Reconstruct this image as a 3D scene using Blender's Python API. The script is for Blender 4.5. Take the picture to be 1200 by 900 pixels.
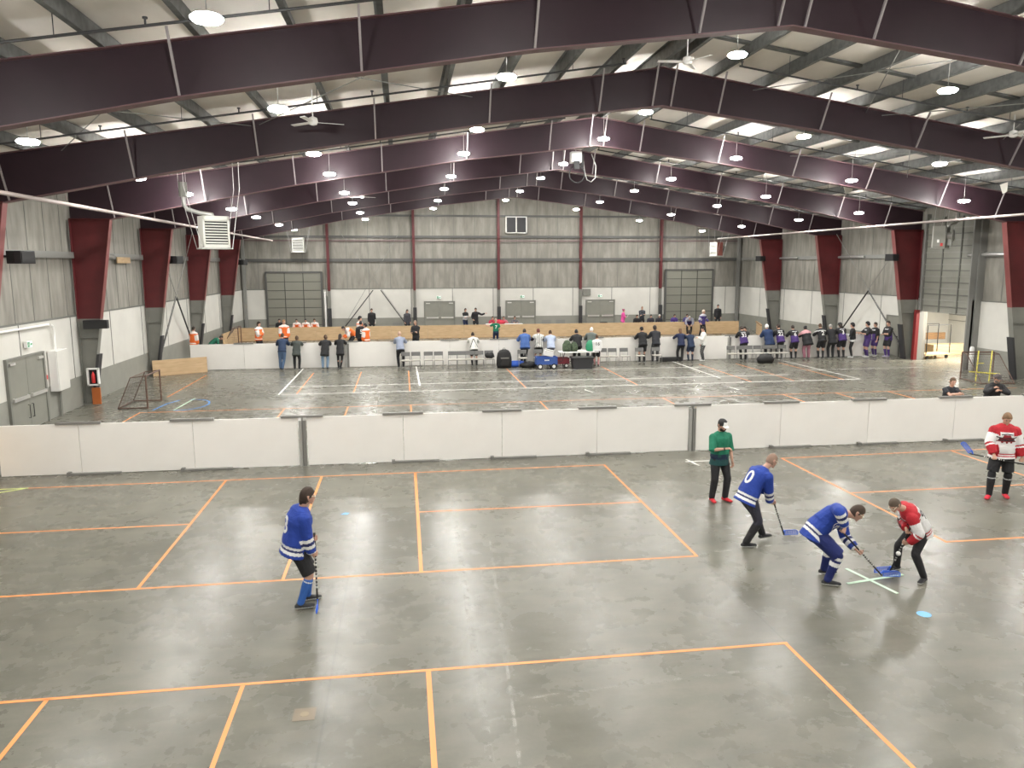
import bpy, bmesh, math, random
from mathutils import Vector, Matrix
from mathutils.bvhtree import BVHTree
random.seed(7)
PI = math.pi
R = math.radians
C = bpy.context.scene.collection
for o in list(bpy.data.objects): bpy.data.objects.remove(o)

# ------------------------------------------------------------------ camera
F_PX, PITCH, YAW, ROLL, CAM_H = 902.1, 0.15339, 0.14030, -0.003525, 4.8734
cd = bpy.data.cameras.new('camera'); cam = bpy.data.objects.new('camera', cd); C.objects.link(cam)
cd.sensor_width = 36.0; cd.lens = F_PX / 1200 * 36.0; cd.clip_end = 300; cd.clip_start = 0.05
_f = Vector((math.sin(YAW)*math.cos(PITCH), math.cos(YAW)*math.cos(PITCH), -math.sin(PITCH)))
_r = Vector((math.cos(YAW), -math.sin(YAW), 0)); _u = _r.cross(_f)
_r2 = math.cos(ROLL)*_r + math.sin(ROLL)*_u; _u2 = -math.sin(ROLL)*_r + math.cos(ROLL)*_u
M = Matrix((( _r2.x, _u2.x, -_f.x, 0), (_r2.y, _u2.y, -_f.y, 0), (_r2.z, _u2.z, -_f.z, CAM_H), (0, 0, 0, 1)))
cam.matrix_world = M
bpy.context.scene.camera = cam

# ------------------------------------------------------------------ world, exposure
w = bpy.data.worlds.new('world'); bpy.context.scene.world = w; w.use_nodes = True
w.node_tree.nodes['Background'].inputs[0].default_value = (0.9, 0.95, 1, 1)
w.node_tree.nodes['Background'].inputs[1].default_value = 0.02
vs = bpy.context.scene.view_settings
vs.view_transform = 'Standard'; vs.look = 'None'; vs.gamma = 1; vs.use_curve_mapping = False
vs.exposure = 0.0
LAMP = 470.0         # emission of the high bay lenses
ROOM_W = 1000.0       # lamp of the side storage room

# ------------------------------------------------------------------ hall measures
XL, XR, XM = -11.4, 26.2, 7.3
YB, YF = 57.8, -8.0
BAY = 7.3116; Y0 = 28.992
FR = [Y0 + BAY*k for k in range(-4, 4)]          # portal frames
def ztop(x): return 10.28 - 0.15*abs(x - XM)
BOT = [(-9.95, 6.50), (-3.7, 7.71), (2.43, 8.68), (XM, 9.26), (12.05, 8.69), (18.75, 7.70), (24.45, 6.55)]
def zbot(x):
    for (a, b), (c, d) in zip(BOT, BOT[1:]):
        if a <= x <= c: return b + (d-b)*(x-a)/(c-a)
    return 6.5
GREY_Z, WHITE_Z = 1.05, 3.15

# ------------------------------------------------------------------ materials
def mat(name, col, rough=0.6, metal=0.0, emis=None, spec=None, alpha=None):
    m = bpy.data.materials.new(name); m.use_nodes = True
    b = m.node_tree.nodes['Principled BSDF']
    b.inputs['Base Color'].default_value = (*col, 1); b.inputs['Roughness'].default_value = rough
    b.inputs['Metallic'].default_value = metal
    if spec is not None: b.inputs['Specular IOR Level'].default_value = spec
    if emis: b.inputs['Emission Color'].default_value = (*emis[:3], 1); b.inputs['Emission Strength'].default_value = emis[3]
    return m
def noisy(name, c1, c2, scale=(1, 1, 1), nscale=3.0, rough=0.6, detail=5, bump=0.0, r2=None, metal=0.0, lo=0.35, hi=0.65, spec=None):
    m = mat(name, c1, rough, metal, spec=spec); nt = m.node_tree; N = nt.nodes; L = nt.links; b = N['Principled BSDF']
    tc = N.new('ShaderNodeTexCoord'); mp = N.new('ShaderNodeMapping'); mp.inputs['Scale'].default_value = scale
    L.new(tc.outputs['Object'], mp.inputs['Vector'])
    n = N.new('ShaderNodeTexNoise'); n.inputs['Scale'].default_value = nscale; n.inputs['Detail'].default_value = detail
    L.new(mp.outputs[0], n.inputs['Vector'])
    mr = N.new('ShaderNodeMapRange'); mr.inputs[1].default_value = lo; mr.inputs[2].default_value = hi
    L.new(n.outputs['Fac'], mr.inputs[0])
    mx = N.new('ShaderNodeMix'); mx.data_type = 'RGBA'; mx.inputs[6].default_value = (*c1, 1); mx.inputs[7].default_value = (*c2, 1)
    L.new(mr.outputs[0], mx.inputs[0]); L.new(mx.outputs[2], b.inputs['Base Color'])
    if bump:
        bp = N.new('ShaderNodeBump'); bp.inputs['Strength'].default_value = bump; bp.inputs['Distance'].default_value = 0.05
        L.new(n.outputs['Fac'], bp.inputs['Height']); L.new(bp.outputs[0], b.inputs['Normal'])
    if r2 is not None:
        m2 = N.new('ShaderNodeMapRange'); m2.inputs[3].default_value = rough; m2.inputs[4].default_value = r2
        m2.inputs[1].default_value = lo; m2.inputs[2].default_value = hi
        L.new(n.outputs['Fac'], m2.inputs[0]); L.new(m2.outputs[0], b.inputs['Roughness'])
    return m

def floor_material():
    m = mat('polished_concrete', (.3, .3, .27), 0.3, spec=.26); nt = m.node_tree; N = nt.nodes; L = nt.links; b = N['Principled BSDF']
    tc = N.new('ShaderNodeTexCoord')
    def noise(sc, ns, det=6, rough=.6, dist=0.):
        mp = N.new('ShaderNodeMapping'); mp.inputs['Scale'].default_value = sc
        L.new(tc.outputs['Object'], mp.inputs['Vector'])
        n = N.new('ShaderNodeTexNoise'); n.inputs['Scale'].default_value = ns; n.inputs['Detail'].default_value = det
        n.inputs['Roughness'].default_value = rough; n.inputs['Distortion'].default_value = dist
        L.new(mp.outputs[0], n.inputs['Vector']); return n.outputs['Fac']
    a = noise((1, .8, 1), .5, 7, .58, .1); f = noise((1, 2.2, 1), 1.8, 6, .55, 0); g = noise((1, 1, 1), 22, 3)
    def mr(src, lo, hi, o0, o1):
        n = N.new('ShaderNodeMapRange'); n.inputs[1].default_value = lo; n.inputs[2].default_value = hi
        n.inputs[3].default_value = o0; n.inputs[4].default_value = o1; L.new(src, n.inputs[0]); return n.outputs[0]
    def mul(x, y):
        n = N.new('ShaderNodeMath'); n.operation = 'MULTIPLY'; L.new(x, n.inputs[0]); L.new(y, n.inputs[1]); return n.outputs[0]
    v = mul(mul(mr(a, .25, .75, .84, 1.16), mr(f, .2, .8, .90, 1.10)), mr(g, .3, .7, .95, 1.05))
    sep = N.new('ShaderNodeSeparateXYZ'); L.new(tc.outputs['Object'], sep.inputs[0])
    # saw cut joints
    def joint(axis, period, off, width, depth):
        ad = N.new('ShaderNodeMath'); ad.operation = 'ADD'; ad.inputs[1].default_value = off; L.new(sep.outputs[axis], ad.inputs[0])
        md = N.new('ShaderNodeMath'); md.operation = 'PINGPONG'; md.inputs[1].default_value = period/2; L.new(ad.outputs[0], md.inputs[0])
        return mr(md.outputs[0], width, width*1.6, depth, 1.0)
    v = mul(v, mul(joint('X', 5.8, .96, .010, .72), joint('Y', 7.31, 1.3, .010, .72)))
    mx = N.new('ShaderNodeMix'); mx.data_type = 'RGBA'; mx.blend_type = 'MULTIPLY'; mx.inputs[0].default_value = 1
    cr = N.new('ShaderNodeMix'); cr.data_type = 'RGBA'; cr.inputs[6].default_value = (.138, .136, .110, 1); cr.inputs[7].default_value = (.158, .152, .124, 1)
    L.new(mr(f, .4, .6, 0, 1), cr.inputs[0])
    L.new(cr.outputs[2], mx.inputs[6]); L.new(v, mx.inputs[7]); L.new(mx.outputs[2], b.inputs['Base Color'])
    fine = noise((1, 1, 1), 2.0, 7, .62, .2)
    ro = mul(mr(a, .3, .7, .24, .31), mr(fine, .35, .65, .9, 1.1))
    L.new(ro, b.inputs['Roughness'])
    return m

MT = dict(
 floor=floor_material(),
 ceil=noisy('vinyl_ceiling', (.82, .775, .70), (.70, .66, .595), (1, .35, 1), 1.2, .7),
 purlin=noisy('galvanised_purlin', (.17, .175, .17), (.115, .12, .115), (1, 1, 1), 6, .55, metal=.3),
 maroon=noisy('maroon_steel', (.029, .0115, .019), (.024, .010, .016), (1, 1, 1), 2.0, .5),
 red_steel=noisy('red_steel', (.105, .012, .014), (.085, .010, .012), (1, 1, 1), 2.0, .5),
 flange=mat('lit_flange_steel', (.15, .078, .085), .5),  # frame steel with reflected light worked into a paler, pinker colour
 brace=mat('brace_steel', (.34, .31, .31), .5),
 cgrey=noisy('column_grey_paint', (.20, .20, .175), (.175, .175, .155), (1, 1, 1), 2, .5),
 wgrey=noisy('grey_wall_paint', (.27, .27, .235), (.245, .245, .215), (1, 1, 1), 2, .55),
 wwhite=noisy('white_wall_liner', (.64, .63, .58), (.59, .58, .535), (1, 1, 1), 1.2, .5),
 insul=noisy('wall_insulation', (.315, .30, .26), (.215, .205, .18), (2.2, 2.2, .5), 1.6, .75, detail=8, bump=.7, lo=.3, hi=.62),
 seam=mat('insulation_seam', (.17, .17, .155), .7),
 girt=mat('girt_grey', (.22, .22, .205), .5),
 black=mat('black_plastic', (.012, .012, .013), .5),
 pad=mat('dark_column_pad', (.028, .028, .03), .6),
 board=noisy('white_board', (.83, .81, .765), (.78, .76, .715), (1, 1, 1), .9, .38),
 boardedge=mat('board_frame_grey', (.22, .215, .20), .5, .3),
 ply=noisy('plywood', (.60, .43, .25), (.50, .345, .19), (.6, .6, 5), 3, .6),
 plyedge=mat('plywood_edge', (.34, .22, .12), .7),
 tape=mat('orange_tape', (.83, .30, .085), .45), wtape=mat('white_tape', (.85, .84, .80), .5),
 gtape=mat('pale_green_tape', (.60, .80, .62), .5), btape=mat('blue_tape', (.12, .33, .75), .5), ytape=mat('yellow_green_tape', (.70, .80, .30), .5),
 door=noisy('grey_door_paint', (.235, .235, .20), (.215, .215, .185), (1, 1, 1), 2, .45),
 bar=mat('brushed_bar', (.66, .65, .62), .3, .6), steel=mat('galvanised_steel', (.50, .50, .48), .4, .7),
 white=mat('white_paint', (.80, .79, .76), .4), pipe=mat('painted_gas_pipe', (.36, .30, .28), .45),
 heater=mat('heater_enamel', (.62, .62, .57), .4), louvdark=mat('heater_gap', (.03, .03, .03), .7),
 darkpipe=mat('sprinkler_pipe', (.04, .04, .042), .5), redtag=mat('red_label', (.6, .03, .03), .5),
 rustbox=mat('red_brown_enamel', (.28, .09, .07), .5),
 lens=mat('lamp_lens', (1, 1, 1), .3, emis=(1.0, .98, .945, LAMP)),
 sign=mat('exit_sign_face', (.75, .85, .8), .4, emis=(.8, 1, .9, .25)), sgreen=mat('exit_green', (.02, .30, .12), .4),
 yellow=mat('yellow_paint', (.80, .72, .12), .4), orange=mat('orange_panel', (.46, .13, .03), .5),
 net=mat('net_cord', (.20, .17, .15), .8), goalred=mat('rusty_goal_pipe', (.12, .07, .05), .5),
 rubber=mat('black_rubber', (.015, .015, .015), .7), glassd=mat('dark_vent', (.02, .02, .022), .4),
 chairg=mat('grey_chair_shell', (.13, .13, .125), .5), chairs=mat('chair_seat_beige', (.42, .40, .35), .5), chrome=mat('chair_tube', (.30, .30, .29), .35, .6),
 wagonblue=mat('blue_wagon', (.03, .08, .30), .45), wagonred=mat('dark_red_wagon', (.18, .02, .03), .5),
 bagblue=mat('blue_cloth', (.02, .09, .45), .7), green=mat('green_bag', (.03, .28, .14), .6), camo=noisy('camouflage', (.10, .14, .08), (.03, .05, .03), (1, 1, 1), 14, .8),
 wood=noisy('weathered_wood', (.22, .13, .06), (.13, .075, .035), (1, 6, 6), 4, .6), pale=mat('pale_paper', (.82, .80, .74), .6),
 skin=mat('skin', (.56, .33, .24), .55), lips=mat('lips', (.42, .16, .13), .5), eye=mat('eye_dark', (.03, .02, .02), .3),
)
def colmat(name, c, rough=.75):
    if name not in MT:
        m = MT[name] = mat(name, c, rough)
        if name.startswith('cloth'):
            nt = m.node_tree; N = nt.nodes; L = nt.links; tc = N.new('ShaderNodeTexCoord'); n = N.new('ShaderNodeTexNoise'); n.inputs['Scale'].default_value = 7; n.inputs['Detail'].default_value = 2; n.inputs['Distortion'].default_value = 1.2
            bp = N.new('ShaderNodeBump'); bp.inputs['Strength'].default_value = .55; bp.inputs['Distance'].default_value = .04
            L.new(tc.outputs['Object'], n.inputs['Vector']); L.new(n.outputs['Fac'], bp.inputs['Height']); L.new(bp.outputs[0], N['Principled BSDF'].inputs['Normal'])
    return MT[name]

# ------------------------------------------------------------------ mesh builder
class MB:
    def __init__(s): s.v = []; s.f = []; s.m = []
    def add(s, vs, fs, m=0):
        k = len(s.v); s.v += [tuple(x) for x in vs]; s.f += [tuple(k+i for i in f) for f in fs]; s.m += [m]*len(fs); return s
    def box(s, c, d, m=0, rz=0.0, rot=None):
        h = [x/2 for x in d]; vs = []
        Mx = rot if rot is not None else Matrix.Rotation(rz, 3, 'Z')
        for x in (-1, 1):
            for y in (-1, 1):
                for z in (-1, 1): vs.append(Mx @ Vector((x*h[0], y*h[1], z*h[2])) + Vector(c))
        return s.add(vs, [(0, 1, 3, 2), (4, 6, 7, 5), (0, 4, 5, 1), (2, 3, 7, 6), (0, 2, 6, 4), (1, 5, 7, 3)], m)
    def bb(s, x0, x1, y0, y1, z0, z1, m=0): return s.box(((x0+x1)/2, (y0+y1)/2, (z0+z1)/2), (x1-x0, y1-y0, z1-z0), m)
    def cyl(s, p0, p1, r, m=0, n=10, r1=None):
        p0, p1 = Vector(p0), Vector(p1); t = (p1-p0).normalized(); a = t.orthogonal().normalized(); b = t.cross(a)
        r1 = r if r1 is None else r1; vs = []
        for P, q in ((p0, r), (p1, r1)):
            for i in range(n):
                an = 2*PI*i/n; vs.append(P + a*math.cos(an)*q + b*math.sin(an)*q)
        fs = [(i, (i+1) % n, n+(i+1) % n, n+i) for i in range(n)] + [tuple(range(n-1, -1, -1)), tuple(range(n, 2*n))]
        return s.add(vs, fs, m)
    def tube(s, pts, r, m=0, n=8):
        pts = [Vector(p) for p in pts]; k = len(pts); vs = []; a = None
        for i, P in enumerate(pts):
            t = (pts[min(i+1, k-1)] - pts[max(i-1, 0)]).normalized()
            a = t.orthogonal().normalized() if a is None else (a - t*a.dot(t)).normalized()
            b = t.cross(a)
            for j in range(n):
                an = 2*PI*j/n; vs.append(P + (a*math.cos(an) + b*math.sin(an))*r)
        fs = [(i*n+j, i*n+(j+1) % n, (i+1)*n+(j+1) % n, (i+1)*n+j) for i in range(k-1) for j in range(n)]
        fs += [tuple(range(n-1, -1, -1)), tuple(range((k-1)*n, k*n))]
        return s.add(vs, fs, m)
    def lathe(s, prof, c=(0, 0, 0), m=0, n=20):
        vs = []; c = Vector(c)
        for r, z in prof:
            for j in range(n):
                an = 2*PI*j/n; vs.append(c + Vector((r*math.cos(an), r*math.sin(an), z)))
        k = len(prof)
        fs = [(i*n+j, i*n+(j+1) % n, (i+1)*n+(j+1) % n, (i+1)*n+j) for i in range(k-1) for j in range(n)]
        fs += [tuple(range(n-1, -1, -1)), tuple(range((k-1)*n, k*n))]
        return s.add(vs, fs, m)
    def prism(s, poly, o, ux, uy, d, m=0):
        # poly in (u, v), extruded by vector d
        o, ux, uy, d = Vector(o), Vector(ux), Vector(uy), Vector(d); n = len(poly)
        vs = [o + ux*u + uy*v for u, v in poly] + [o + ux*u + uy*v + d for u, v in poly]
        fs = [tuple(range(n-1, -1, -1)), tuple(range(n, 2*n))] + [(i, (i+1) % n, n+(i+1) % n, n+i) for i in range(n)]
        return s.add(vs, fs, m)
    def ball(s, c, r, m=0, n=12, sc=(1, 1, 1)):
        c = Vector(c); vs = [c + Vector((0, 0, -r*sc[2]))]
        for i in range(1, n//2):
            ph = -PI/2 + PI*i/(n//2)
            for j in range(n):
                an = 2*PI*j/n; vs.append(c + Vector((r*sc[0]*math.cos(ph)*math.cos(an), r*sc[1]*math.cos(ph)*math.sin(an), r*sc[2]*math.sin(ph))))
        vs.append(c + Vector((0, 0, r*sc[2]))); k = n//2-1
        fs = [(0, 1+(j+1) % n, 1+j) for j in range(n)]
        fs += [(1+i*n+j, 1+i*n+(j+1) % n, 1+(i+1)*n+(j+1) % n, 1+(i+1)*n+j) for i in range(k-1) for j in range(n)]
        fs += [(1+(k-1)*n+j, 1+(k-1)*n+(j+1) % n, len(vs)-1) for j in range(n)]
        return s.add(vs, fs, m)
    def mesh(s, name):
        me = bpy.data.meshes.new(name); me.from_pydata(s.v, [], s.f); me.validate(); return me
    def build(s, name, mats, parent=None, smooth=False, bevel=0.0, loc=None):
        me = s.mesh(name); mats = mats if isinstance(mats, (list, tuple)) else [mats]
        for x in mats: me.materials.append(MT[x] if isinstance(x, str) else x)
        if len(mats) > 1 and len(me.polygons) == len(s.m): me.polygons.foreach_set('material_index', s.m)
        bm = bmesh.new(); bm.from_mesh(me); bmesh.ops.recalc_face_normals(bm, faces=bm.faces)
        if bevel: bmesh.ops.bevel(bm, geom=list(bm.edges), offset=bevel, segments=2, profile=.6, affect='EDGES', clamp_overlap=True)
        bm.to_mesh(me); bm.free()
        if smooth: me.polygons.foreach_set('use_smooth', [True]*len(me.polygons))
        o = bpy.data.objects.new(name, me); C.objects.link(o)
        if parent: o.parent = parent
        if loc: o.location = loc
        return o
def tag(o, label=None, cat=None, group=None, kind=None):
    if label: o['label'] = label
    if cat: o['category'] = cat
    if group: o['group'] = group
    if kind: o['kind'] = kind
    return o
def thing(name, label, cat, loc=(0, 0, 0), rz=0.0, group=None):
    o = bpy.data.objects.new(name, None); C.objects.link(o); o.location = loc; o.rotation_euler = (0, 0, rz)
    o.empty_display_size = .2
    return tag(o, label, cat, group)
def struct(o): o['kind'] = 'structure'; return o
def copy_tree(o, parent=None):
    c = o.copy(); C.objects.link(c); c.parent = parent
    for ch in list(o.children): copy_tree(ch, c)
    return c
def relabel(o, label): o['label'] = label; return o
ORD = ['first', 'second', 'third', 'fourth', 'fifth', 'sixth', 'seventh', 'eighth', 'ninth', 'tenth', 'eleventh', 'twelfth', 'thirteenth', 'fourteenth', 'fifteenth', 'sixteenth', 'seventeenth', 'eighteenth', 'nineteenth', 'twentieth']

# ================================================================== STRUCTURE
b = MB(); b.bb(XL-.3, XR+.3, YF-.3, YB+.3, -.2, 0); b.bb(XR+.3, 33.0, 30.5, 41.0, -.2, 0)
struct(b.build('floor', 'floor'))
# ceiling of white faced insulation following the roof slope, purlins, bands
b = MB(); T = .35
for sx, xe in ((-1, XL-.2), (1, XR+.2)):
    z0, z1 = ztop(XM)+T, ztop(xe)+T
    ys = [YF-.2 + i*(YB-YF+.4)/1 for i in range(2)]
    b.add([(XM, ys[0], z0), (xe, ys[0], z1), (xe, ys[1], z1), (XM, ys[1], z0), (XM, ys[0], z0+.15), (xe, ys[0], z1+.15), (xe, ys[1], z1+.15), (XM, ys[1], z0+.15)],
          [(0, 1, 2, 3), (4, 7, 6, 5), (0, 4, 5, 1), (3, 2, 6, 7), (1, 5, 6, 2), (0, 3, 7, 4)])
ceiling = struct(b.build('ceiling', 'ceil'))
PX = [.25] + [1.52*k for k in range(1, 13)]
for sgn in (-1, 1):
    for d in PX:
        x = XM + sgn*d
        if not (XL < x < XR): continue
        z = ztop(x); b = MB()
        b.bb(x-.008, x+.008, YF, YB, z, z+T-.01)
        b.bb(x-(.10 if sgn > 0 else 0), x+(0 if sgn > 0 else .10), YF, YB, z, z+.012)
        b.bb(x-(0 if sgn > 0 else .08), x+(.08 if sgn > 0 else 0), YF, YB, z+T-.022, z+T-.01)
        b.build('purlin', 'purlin', ceiling)
for Yf in FR[1:-1] + [FR[0]]:
    for sgn in (-1, 1):
        b = MB(); yy = Yf + BAY*.69
        xe = XL+.1 if sgn < 0 else XR-.1
        a = Vector((XM, yy, ztop(XM)+T-.06)); e = Vector((xe, yy, ztop(xe)+T-.06))
        b.add([a+Vector((0, dy, dz)) for dy, dz in ((-.1, 0), (.1, 0), (.1, .05), (-.1, .05))] + [e+Vector((0, dy, dz)) for dy, dz in ((-.1, 0), (.1, 0), (.1, .05), (-.1, .05))],
              [(0, 1, 5, 4), (1, 2, 6, 5), (2, 3, 7, 6), (3, 0, 4, 7), (0, 3, 2, 1), (4, 5, 6, 7)])
        b.build('roof_band', 'purlin', ceiling)

# side walls
GAR = (32.15, 35.85, 7.1)      # garage opening in the right wall
def side_wall(name, x, s):
    # s = +1: room lies towards +x (left wall)
    b = MB(); zt = ztop(x)+T+.1
    segs = [(YF, YB)] if s > 0 else [(YF, GAR[0]), (GAR[1], YB)]
    for a, c in segs:
        b.bb(min(x, x-s*.2), max(x, x-s*.2), a, c, 0, zt, 0)
        b.bb(min(x, x+s*.07), max(x, x+s*.07), a, c, 0, GREY_Z, 1)
        b.bb(min(x, x+s*.06), max(x, x+s*.06), a, c, GREY_Z, WHITE_Z, 2)
    if s < 0: b.bb(x, x+.2, GAR[0], GAR[1], GAR[2], zt, 0)
    o = struct(b.build(name, ['insul', 'wgrey', 'wwhite']))
    g = MB()
    for a, c in segs: g.bb(min(x+s*.02, x+s*.14), max(x+s*.02, x+s*.14), a, c, 5.15, 5.37)
    g.build('girt', 'girt', o)
    se = MB()
    y = YF+1.0
    while y < YB:
        if not (s < 0 and GAR[0]-.05 < y < GAR[1]+.05):
            se.bb(min(x, x+s*.012), max(x, x+s*.012), y-.012, y+.012, WHITE_Z, zt-.1)
            if int((y-YF)/1.22+.5) % 3 == 0: se.bb(min(x, x+s*.075), max(x, x+s*.075), y-.012, y+.012, GREY_Z, WHITE_Z)
        y += 1.22
    for a, c in segs: se.bb(min(x, x+s*.08), max(x, x+s*.08), a, c, WHITE_Z, WHITE_Z+.05)
    se.build('seam_strip', 'seam', o)
    return o
wall_left = side_wall('wall_left', XL, 1); wall_right = side_wall('wall_right', XR, -1)
def gable(name, y, s):
    b = MB(); poly = [(XL-.2, 0), (XR+.2, 0), (XR+.2, ztop(XR)+T+.05), (XM, ztop(XM)+T+.05), (XL-.2, ztop(XL)+T+.05)]
    b.prism(poly, (0, y, 0), (1, 0, 0), (0, 0, 1), (0, s*.2, 0), 0)
    y2 = y - s*.07
    b.bb(XL, XR, min(y, y2), max(y, y2), 0, GREY_Z, 1); y2 = y - s*.06
    b.bb(XL, XR, min(y, y2), max(y, y2), GREY_Z, WHITE_Z, 2)
    o = struct(b.build(name, ['insul', 'wgrey', 'wwhite']))
    g = MB()
    for z0, z1, dy in ((5.15, 5.37, .14), (6.85, 7.02, .14), (8.38, 8.52, .12)):
        xa = max(XL, XM-(10.2-z1)/.15); xb = min(XR, XM+(10.2-z1)/.15)
        g.bb(xa, xb, min(y, y-s*dy), max(y, y-s*dy), z0, z1)
    g.build('girt', colmat('dark_girt', (.085, .085, .08), .5), o)
    g = MB(); g.bb(XL, XR, min(y-s*.15, y-s*.2), max(y-s*.15, y-s*.2), 6.62, 6.68); g.build('cable_tray', 'flange', o)
    se = MB(); x = XL+1.2
    while x < XR:
        se.bb(x-.02, x+.02, min(y, y-s*.012), max(y, y-s*.012), WHITE_Z, ztop(x)+.1); x += 1.562
    x = XL+2.9
    while x < XR:
        se.bb(x-.02, x+.02, min(y, y-s*.07), max(y, y-s*.07), GREY_Z, WHITE_Z); x += 3.05
    se.bb(XL, XR, min(y, y-s*.08), max(y, y-s*.08), WHITE_Z, WHITE_Z+.06)
    se.build('seam_strip', 'seam', o)
    return o
wall_back = gable('wall_back', YB, 1); wall_front = gable('wall_front', YF, -1)

# storage room behind the right door
b = MB(); x0, x1, ya, yb, zr = XR+.2, 31.5, 30.6, 40.9, 3.4
b.bb(x1, x1+.15, ya, yb, 0, zr, 0); b.bb(x0, x1, ya-.15, ya, 0, zr, 0); b.bb(x0, x1, yb, yb+.15, 0, zr, 0)
b.bb(x0, x1+.15, ya, yb, zr, zr+.12, 0)
b.bb(x1-.02, x1, ya, 36.2, 0, 1.15, 1); b.bb(x1-.03, x1, ya, yb, 1.95, 1.98, 2); b.bb(x1-.03, x1, ya, yb, 1.62, 1.645, 2)
sr = struct(b.build('wall_storage', ['wwhite', colmat('ochre_board', (.70, .40, .10)), 'boardedge']))
ld = bpy.data.lights.new('storage_lamp', 'AREA'); ld.energy = ROOM_W; ld.size = 1.2; ld.size_y = .3; ld.shape = 'RECTANGLE'; ld.color = (1, .95, .86)
fx = thing('strip_light', 'white ceiling strip light inside the storage room behind the roll-up door', 'light', (28.3, 35.0, 3.36))
MB().bb(-.65, .65, -.18, .18, -.03, .04).build('housing', 'white', fx)
lo = bpy.data.objects.new('lamp', ld); C.objects.link(lo); lo.parent = fx; lo.location = (0, 0, -.04)

# ------------------------------------------------------------------ portal frames
def frame(y, i):
    t = thing('steel_frame', 'maroon steel portal frame with tapered columns, %s one from the camera' % ORD[i] if i >= 0 else 'maroon steel portal frame overhead', 'steel frame', (XM, y, 0), 0, 'portal frames of the hall')
    # rafter web
    b = MB(); top = [(XR-.15, ztop(XR-.15)), (XM, ztop(XM)), (XL+.12, ztop(XL+.12))]
    poly = [(XL+.12, 6.5)] + BOT + [(XR-.15, 6.55)] + top
    poly = [(x-XM, z) for x, z in poly]
    # build as quads between bottom and top to stay planar-friendly
    xs = [XL+.12] + [p[0] for p in BOT] + [XR-.15]
    zb = [6.5] + [p[1] for p in BOT] + [6.55]
    for (a, za), (c, zc) in zip(zip(xs, zb), zip(xs[1:], zb[1:])):
        b.prism([(a-XM, za), (c-XM, zc), (c-XM, ztop(c)), (a-XM, ztop(a))], (0, -.008, 0), (1, 0, 0), (0, 0, 1), (0, .016, 0))
    rf = b.build('rafter', 'maroon', t)
    b = MB(); W = .13
    for (a, za), (c, zc) in zip(BOT, BOT[1:]):
        b.prism([(a-XM, za-.022), (c-XM, zc-.022), (c-XM, zc), (a-XM, za)], (0, -W, 0), (1, 0, 0), (0, 0, 1), (0, 2*W, 0))
    for a, c in ((XL+.12, XM), (XM, XR-.15)):
        b.prism([(a-XM, ztop(a)-.02), (c-XM, ztop(c)-.02), (c-XM, ztop(c)), (a-XM, ztop(a))], (0, -W, 0), (1, 0, 0), (0, 0, 1), (0, 2*W, 0))
    b.build('rafter_flange', 'flange', rf)
    for x in (-9.8, -6.75, -3.65, -.6, 2.45, 5.5, 7.02, 7.55, 8.95, 12.05, 15.1, 18.2, 21.4, 23.9):
        if x < -9.9 or x > 24.4: continue
        br = MB(); br.cyl((x-XM, -.10, zbot(x)+.01), (x-XM, -.62 if i >= 0 else -.5, ztop(x)+.05), .028, 0, 4); br.build('flange_brace', 'brace', t)
    for s in (-1, 1):
        if s < 0: xo, xi0, xi1, zt = XL+.12, -11.05, -9.95, 6.5
        else: xo, xi0, xi1, zt = XR-.15, 25.6, 24.45, 6.55
        zc = 3.05; xm = xi0 + (xi1-xi0)*zc/zt
        b = MB()
        def quad(za, xa, zc_, xc, m):
            b.prism([(xo-XM, za), (xa-XM, za), (xc-XM, zc_), (xo-XM, zc_)], (0, -.008, 0), (1, 0, 0), (0, 0, 1), (0, .016, 0), m)
            for q, (p0, p1) in enumerate((((xa-XM, za), (xc-XM, zc_)), ((xo-XM, za), (xo-XM, zc_)))):
                e = s*.018
                b.prism([p0, p1, (p1[0]+e, p1[1]), (p0[0]+e, p0[1])], (0, -W, 0), (1, 0, 0), (0, 0, 1), (0, 2*W, 0), m+ (2 if m == 1 and q == 0 else 0))
        quad(0, xi0, zc, xm, 0); quad(zc, xm, zt, xi1, 1)
        b.bb(min(xo, xi1)-XM, max(xo, xi1)-XM, -W, W, zt-.012, zt+.012, 1)
        b.bb(min(xo, xi0)-XM-.03, max(xo, xi0)-XM+.03, -.18, .18, 0, .03, 0)
        b.bb(min(xo, xi0+(xi1-xi0)*.37)-XM, max(xo, xi0+(xi1-xi0)*.37)-XM, -W, W, 2.38, 2.4, 0)
        b.build('column', ['cgrey', 'red_steel', 'cgrey', colmat('column_flange_lit_red', (.19, .05, .047), .5)], t)  # inner flange: column red lightened in its colour as if lit
        p = MB(); xe = xi0 + (xi1-xi0)*1.8/zt
        if not (s < 0 and i in (1, 2)):
            p.prism([(xi0-XM, .02), (xi0-XM-s*.09, .02), (xe-XM-s*.09, 1.8), (xe-XM, 1.8)], (0, -.16, 0), (1, 0, 0), (0, 0, 1), (0, .32, 0))
            p.build('column_pad', 'pad', t)
    return t
for i, y in enumerate(FR): frame(y, i)

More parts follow.
